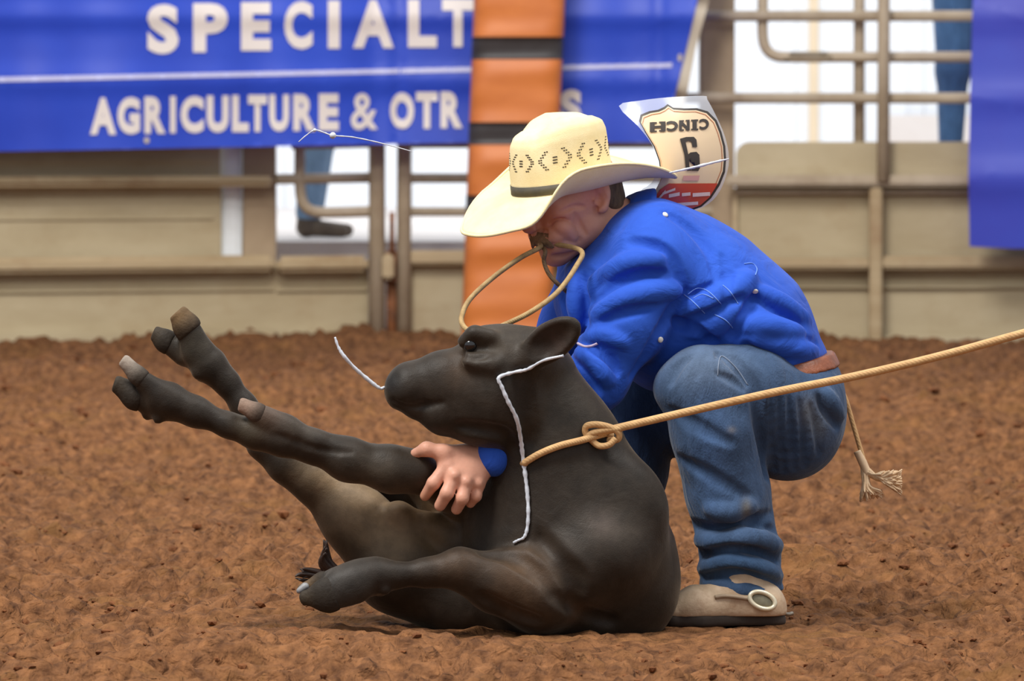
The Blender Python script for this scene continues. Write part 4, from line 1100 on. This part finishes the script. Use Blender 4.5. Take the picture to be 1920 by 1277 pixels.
lay('shield_border', lambda bm: flat(bm, [zt(*p) for p in SH]), M['ink'], num, d_tag, .0015, 8)
lay('shield', lambda bm: flat(bm, [zt(*p) for p in inset(SH, .95)]), M['card'], num, d_tag, .003, 8)
def ring2(bm, P, k0, k1):
    A = [zt(*p) for p in inset(P, k0)]; Bq = [zt(*p) for p in inset(P, k1)]; n = len(A)
    for i in range(n): flat(bm, [A[i], A[(i + 1) % n], Bq[(i + 1) % n], Bq[i]])
lay('shield_line', lambda bm: ring2(bm, SH, .925, .910), M['copper'], num, d_tag, .0042, 8)
lay('red_panel', lambda bm: flat(bm, [zt(*p) for p in ((560, 905), (1010, 903), (985, 950), (930, 1035), (850, 1105), (740, 1145), (610, 1152), (500, 1110), (420, 1050), (480, 960))]), M['redink'], num, d_tag, .0045, 8)
def cinch(bm):
    for c, a, b, y0, y1, y0r, y1r in (('H', 385, 530, 340, 432, 332, 425), ('C', 540, 645, 330, 424, 325, 420), ('N', 655, 752, 324, 420, 318, 416), ('I', 765, 832, 316, 414, 313, 412), ('C', 842, 930, 310, 410, 306, 406)):
        glyph(bm, c, *[zt(q, 0)[0] for q in (a + (14 if c == 'I' else 0), b - (14 if c == 'I' else 0))], zt(0, y0)[1], zt(0, y1)[1], .05 if c != 'I' else .02, True, zt(0, y0r)[1], zt(0, y1r)[1])
    for x0, x1, ys in ((385, 450, (340, 418)), (470, 530, (334, 412)), (655, 700, (322, 406)), (715, 752, (318, 402)), (765, 832, (316, 400))):
        for y in ys: flat(bm, [zt(x0, y), zt(x1, y - 2), zt(x1, y + 12), zt(x0, y + 14)])
lay('lettering', cinch, M['ink'], num, d_tag, .005, 8)['kind'] = 'stuff'
def nine(bm):
    for P in ([(662, 492), (720, 476), (790, 474), (815, 500), (822, 568), (778, 570), (770, 520), (742, 512), (712, 522)],
              [(662, 492), (712, 510), (740, 640), (752, 760), (770, 786), (730, 788), (716, 760), (704, 640)],
              [(735, 640), (760, 618), (815, 612), (842, 640), (848, 760), (832, 788), (770, 788), (762, 752), (802, 748), (798, 660), (770, 656), (742, 690)]):
        flat(bm, [zt(*p) for p in P])
lay('digit', nine, M['ink'], num, d_tag, .005, 8)
lay('barcode', lambda bm: flat(bm, [zt(*p) for p in ((695, 832), (845, 830), (835, 878), (690, 878))]), M['pinkink'], num, d_tag, .005, 8)
def script(bm):
    for (x0, y0), (x1, y1), w in (((440, 1075), (530, 975), 26), ((500, 1000), (620, 955), 22), ((560, 1020), (660, 1000), 32), ((680, 1008), (760, 1000), 30), ((780, 1010), (940, 1000), 34), ((500, 1110), (600, 1090), 26), ((620, 1100), (830, 1085), 30)):
        flat(bm, [zt(x0, y0 - w / 2), zt(x1, y1 - w / 2), zt(x1, y1 + w / 2), zt(x0, y0 + w / 2)])
lay('printed_script', script, M['whiteink'], num, d_tag, .006, 8)['kind'] = 'stuff'

# ------------------------------------------------------------------ ropes
def rope_mat(name, c1, c2, sc):
    m = mat(name, lin(c1), 0.7, second=lin(c2), vscale=60, bump=0.0)
    nt = m.node_tree; N = nt.nodes; L = nt.links
    w = N.new('ShaderNodeTexWave'); w.inputs['Scale'].default_value = sc; w.bands_direction = 'DIAGONAL'
    tc = N.new('ShaderNodeTexCoord'); L.new(tc.outputs['Object'], w.inputs['Vector'])
    bp = N.new('ShaderNodeBump'); bp.inputs['Strength'].default_value = 0.22; bp.inputs['Distance'].default_value = 0.002
    L.new(w.outputs['Fac'], bp.inputs['Height']); L.new(bp.outputs['Normal'], N['Principled BSDF'].inputs['Normal'])
    return m
M['rope'] = rope_mat('tan_nylon_rope', (208, 168, 116), (188, 146, 98), 90)
M['string'] = rope_mat('waxed_pigging_string', (176, 148, 100), (140, 112, 72), 110)
def on(px, py, lift=.006):
    p, n = K.hit(px, py); return p + n * lift
lar = empty('lariat', on(1130, 815))
tag(lar, 'tan lariat rope stretched from the calf\'s neck to the right edge', 'rope')
kn = on(1128, 816, .014); kd = kn[1]
loop = [kn, on(1090, 826, .007), on(1050, 836, .007), on(1015, 850, .007), on(988, 866, .006), on(985, 868, .002), C(972, 868, -.10), C(955, 860, -.03), C(985, 820, .05), C(1060, 800, .075), C(1130, 795, .05), C(1150, 808, -.02), C(1146, 816, -.09), kn]
tube('neck_loop', catmull(loop, 8), .0066, M['rope'], lar, 12)
kx = lambda px, py, dd=0: C(px, py, kd + dd)
tube('knot', catmull([kx(1140, 826, .004), kx(1158, 824, -.006), kx(1160, 812, -.012), kx(1146, 802, -.016), kx(1120, 796, -.016), kx(1100, 799, -.010), kx(1098, 812, -.006), kx(1110, 826, -.008), kx(1124, 836, -.012), kx(1142, 834, -.016), kx(1154, 822, -.014)], 6), .0062, M['rope'], lar, 10)
tube('knot', catmull([kx(1096, 822, -.004), kx(1112, 812, -.012), kx(1140, 806, -.016), kx(1160, 804, -.014), kx(1172, 800, -.010)], 6), .0062, M['rope'], lar, 10)
run = [kx(1120, 812, -.010), C(1165, 801, kd - .012), C(1290, 772, kd - .03), C(1450, 736, -.24), C(1600, 706, -.26), C(1760, 668, -.30), C(1925, 623, -.34), C(2300, 520, -.45), C(2900, 350, -.60)]
tube('long_rope', catmull(run, 8), .0076, M['rope'], lar, 12)

pig = empty('pigging_string', C(1055, 456, .16))
tag(pig, 'thin tan pigging string looped and held in the man\'s teeth', 'string')
mo = [H(92, 24, -60), H(92, -22, -60)]
big = [mo[0] + hf * .0, C(1089, 470, .15), C(1080, 500, .10), C(1045, 548, .03), C(1000, 582, -.01), C(955, 605, -.02), C(910, 622, 0), C(884, 622, .03), C(868, 610, .06), C(866, 592, .09), C(882, 560, .12), C(925, 520, .15), C(975, 484, .17), C(1012, 464, .18), mo[1]]
tube('big_loop', catmull(big, 8), .0050, M['string'], pig, 10)
sm = [mo[1], C(1022, 470, .175), C(1020, 490, .17), C(1030, 515, .165), C(1050, 536, .17), C(1075, 556, .20)]
tube('small_loop', catmull(sm, 8), .0042, rope_mat('dark_string', (112, 86, 56), (86, 64, 42), 110), pig, 10)
tube('mouth_run', catmull([mo[0], H(101, 10, -60), H(103, 0, -60), H(101, -10, -60), mo[1]], 6), .0046, M['string'], pig, 10)

# second string tucked in the belt behind, with a frayed end
ps = empty('pigging_string', C(1600, 800, .36))
tag(ps, 'pale string hanging from the back of the belt with a frayed tassel', 'string')
tube('cord', catmull([C(1548, 700, .36), C(1572, 722, .37), C(1586, 750, .37), C(1598, 790, .37), C(1612, 838, .365), C(1624, 878, .36)], 8), .0048, M['rope'], ps, 10)
tube('whipping', catmull([C(1608, 846, .365), C(1617, 866, .362), C(1627, 890, .36)], 4), .0085, mat('pale_whipping', lin((226, 196, 160)), .6, var=.15, vscale=60), ps, 10)
rt = random.Random(21); bm = bmesh.new()
for i in range(420):
    a = rt.random(); b0 = C(1622 + rt.uniform(-6, 6), 884 + rt.uniform(-6, 4), .36)
    if i % 3: e = (1652 + 40 * a, 886 + rt.uniform(-6, 44) * (0.4 + .6 * a)); mid = (1640 + 14 * a, 890 + 12 * a)
    else: e = (1612 + 44 * a, 938 - 8 * a + rt.uniform(-14, 4)); mid = (1618 + 14 * a, 912)
    dd = rt.uniform(-.025, .025)
    tube_bm(bm, catmull([b0, C(*mid, .36 + dd * .6), C(*e, .36 + dd)], 4), [.0032, .0032, .0032, .003, .003, .0028, .0026, .0022, .0016], 5)
o = bm_obj('tassel', bm, mat('pale_frayed_fibre', lin((232, 204, 168)), .7, second=lin((206, 170, 130)), vscale=50), ps, True); o['kind'] = 'stuff'

# ------------------------------------------------------------------ strings of saliva
M['saliva'] = mat('white_saliva', lin((216, 222, 232)), 0.12, second=lin((186, 190, 200)), vscale=60, coat=.8)
def strand(pts, r, label, n=6):
    pts = catmull(pts, n); m = len(pts); rs = random.Random(len(label))
    rad = [r * (0.55 + .45 * math.sin(math.pi * (i + .6) / (m + .2))) * rs.uniform(.8, 1.25) for i in range(m)]
    return tag(tube('saliva_strand', pts, rad, M['saliva'], None, 8), label, 'saliva')
strand([on(*q, .004) for q in ((1056, 664), (1020, 676), (990, 690), (962, 697), (935, 707), (941, 726), (952, 752), (966, 785), (974, 820), (982, 855), (986, 885), (990, 920), (992, 958), (990, 990), (984, 1008), (974, 1014), (964, 1020))], .0042, 'pale saliva strand draped over the calf\'s neck and chest')
strand([C(628, 632, -.14), C(634, 650, -.14), C(645, 668, -.14), C(665, 690, -.13), C(690, 712, -.12), C(712, 728, -.115), C(722, 726, -.11), C(736, 726, -.11)], .0036, 'white saliva strand flying from the calf\'s muzzle')
strand([C(560, 266, .1), C(574, 254, .1), C(590, 244, .1), C(606, 248, .1), C(624, 254, .1), C(660, 257, .1), C(700, 265, .1), C(740, 275, .1), C(772, 284, .1)], .0014, 'thin saliva thread in the air below the banner lettering')
for (x, y, r) in ((590, 244, .0035), (624, 254, .0065)):
    bm = bmesh.new(); bmesh.ops.create_icosphere(bm, subdivisions=2, radius=r, matrix=Matrix.Translation(Vector([float(t) for t in C(x, y, .1)])))
    tag(bm_obj('saliva_drop', bm, M['saliva'], None, True), 'larger white saliva drop on the thread below the banner' if r > .005 else 'tiny white saliva drop at the bend of the thread', 'saliva')
strand([C(1255, 324, .16), C(1300, 314, .16), C(1340, 304, .16), C(1367, 298, .16)], .0024, 'white saliva streak across the contestant number')

# ------------------------------------------------------------------ onlookers behind the fence, standing on the raised walk
def onlooker(px, d, turn, label, shirt_rgb, stance, z0=.45, denim=(78, 112, 156)):
    bx = C(px, 0, d)[0]
    root = empty('person', (bx, d, z0)); tag(root, label, 'person')
    ct, st = math.cos(turn), math.sin(turn)
    def P(x, y, z): return np.array([bx + x * ct - y * st, d + x * st + y * ct, z0 + z])
    b = Field(); b.big = .08
    b.chain([(*P(0, 0, .98), .10), (*P(0, 0, 1.2), .105), (*P(0, 0, 1.4), .09)], .05); b.limb(P(0, 0, 1.42), P(0, 0, 1.55), .05, .048, .03)
    b.ell(P(0, -.02, 1.66), (.075, .095, .115), k=.02); b.ball(P(0, -.115, 1.64), .016, .02)
    for s in (-1, 1):
        b.chain([(*P(s * .19, 0, 1.40), .05), (*P(s * .25, .02, 1.13), .042), (*P(s * .14, -.2, 1.22), .034)], .03)
        b.limb(P(s * .14, -.2, 1.22), P(s * .07, -.22, 1.26), .034, .024, .02)
        for q in range(4): b.chain([(*P(s * .07, -.22, 1.26 + (q - 1.5) * .018), .009), (*P(s * .01, -.21, 1.27 + (q - 1.5) * .018), .008)], .004)
        b.chain([(*P(s * .09, 0, .95), .07), (*P(s * stance, -.02, .5), .05), (*P(s * stance, .02, .10), .035)], .03)
    me, v = b.mesh('body', .009, 1); paint(me, v, lin((196, 140, 114)), []); link('body', me, M['skin'], root, True)
    t = Field(); t.big = .08
    t.chain([(*P(0, 0, .98), .135), (*P(0, 0, 1.2), .14), (*P(0, 0, 1.38), .12)], .05, 1.0)
    for s in (-1, 1): t.chain([(*P(s * .17, 0, 1.40), .075), (*P(s * .25, .02, 1.13), .06), (*P(s * .16, -.18, 1.2), .048)], .04)
    t.plane(P(0, 0, .96), (0, 0, -1), .01); me, _ = t.mesh('shirt', .009, 1); link('shirt', me, mat('onlooker_shirt', lin(shirt_rgb), .8, var=.15, vscale=12), root, True)
    j = Field(); j.big = .08
    j.limb(P(-.07, 0, .95), P(.07, 0, .95), .125, .125, .05)
    for s in (-1, 1): j.chain([(*P(s * .09, 0, .88), .108), (*P(s * stance, -.03, .5), .080), (*P(s * stance, .01, .12), .058)], .04)
    j.plane(P(0, 0, 1.0), (0, 0, 1), .01); j.plane(P(0, 0, .09), (0, 0, -1), .01)
    me, v = j.mesh('jeans', .008, 1); paint(me, v, lin(denim), [(P(0, -.1, .46), (.3, .3, .12), lin((52, 74, 118)), .8)] if z0 > .5 else []); link('jeans', me, M['denim'], root, True)
    h = Field(); h.ell(P(0, .01, 1.72), (.082, .10, .075), k=.01); me, _ = h.mesh('cap', .008, 1); link('cap', me, M['hair'], root, True)
    for s in (-1, 1):
        f = Field(); f.limb(P(s * stance, .02, .05), P(s * (stance + .02), -.16, .035), .042, .032, .02); f.limb(P(s * stance, .02, .05), P(s * stance, .02, .14), .042, .045, .02)
        f.plane(P(0, 0, .0), (0, 0, -1), .004); me, _ = f.mesh('boot', .006, 1); link('boot', me, mat('scuffed_brown_boot', lin((108, 94, 78)), .7, second=lin((78, 66, 56)), vscale=20), root, True)
onlooker(1822, 17.0, .15, 'onlooker in blue jeans behind the rails beside the plain banner', (180, 60, 50), .10, .76)
tag(box('timber_step', C(1740, 0, 17)[0], C(2000, 0, 17)[0], 16.7, 17.3, .45, .76, M['post']), 'timber step under the onlooker beside the plain banner', 'step')
onlooker(584, 16.9, 1.5, 'onlooker in jeans and brown boots behind the gate with the bent tube', (90, 90, 96), .09, .45, (128, 158, 190))
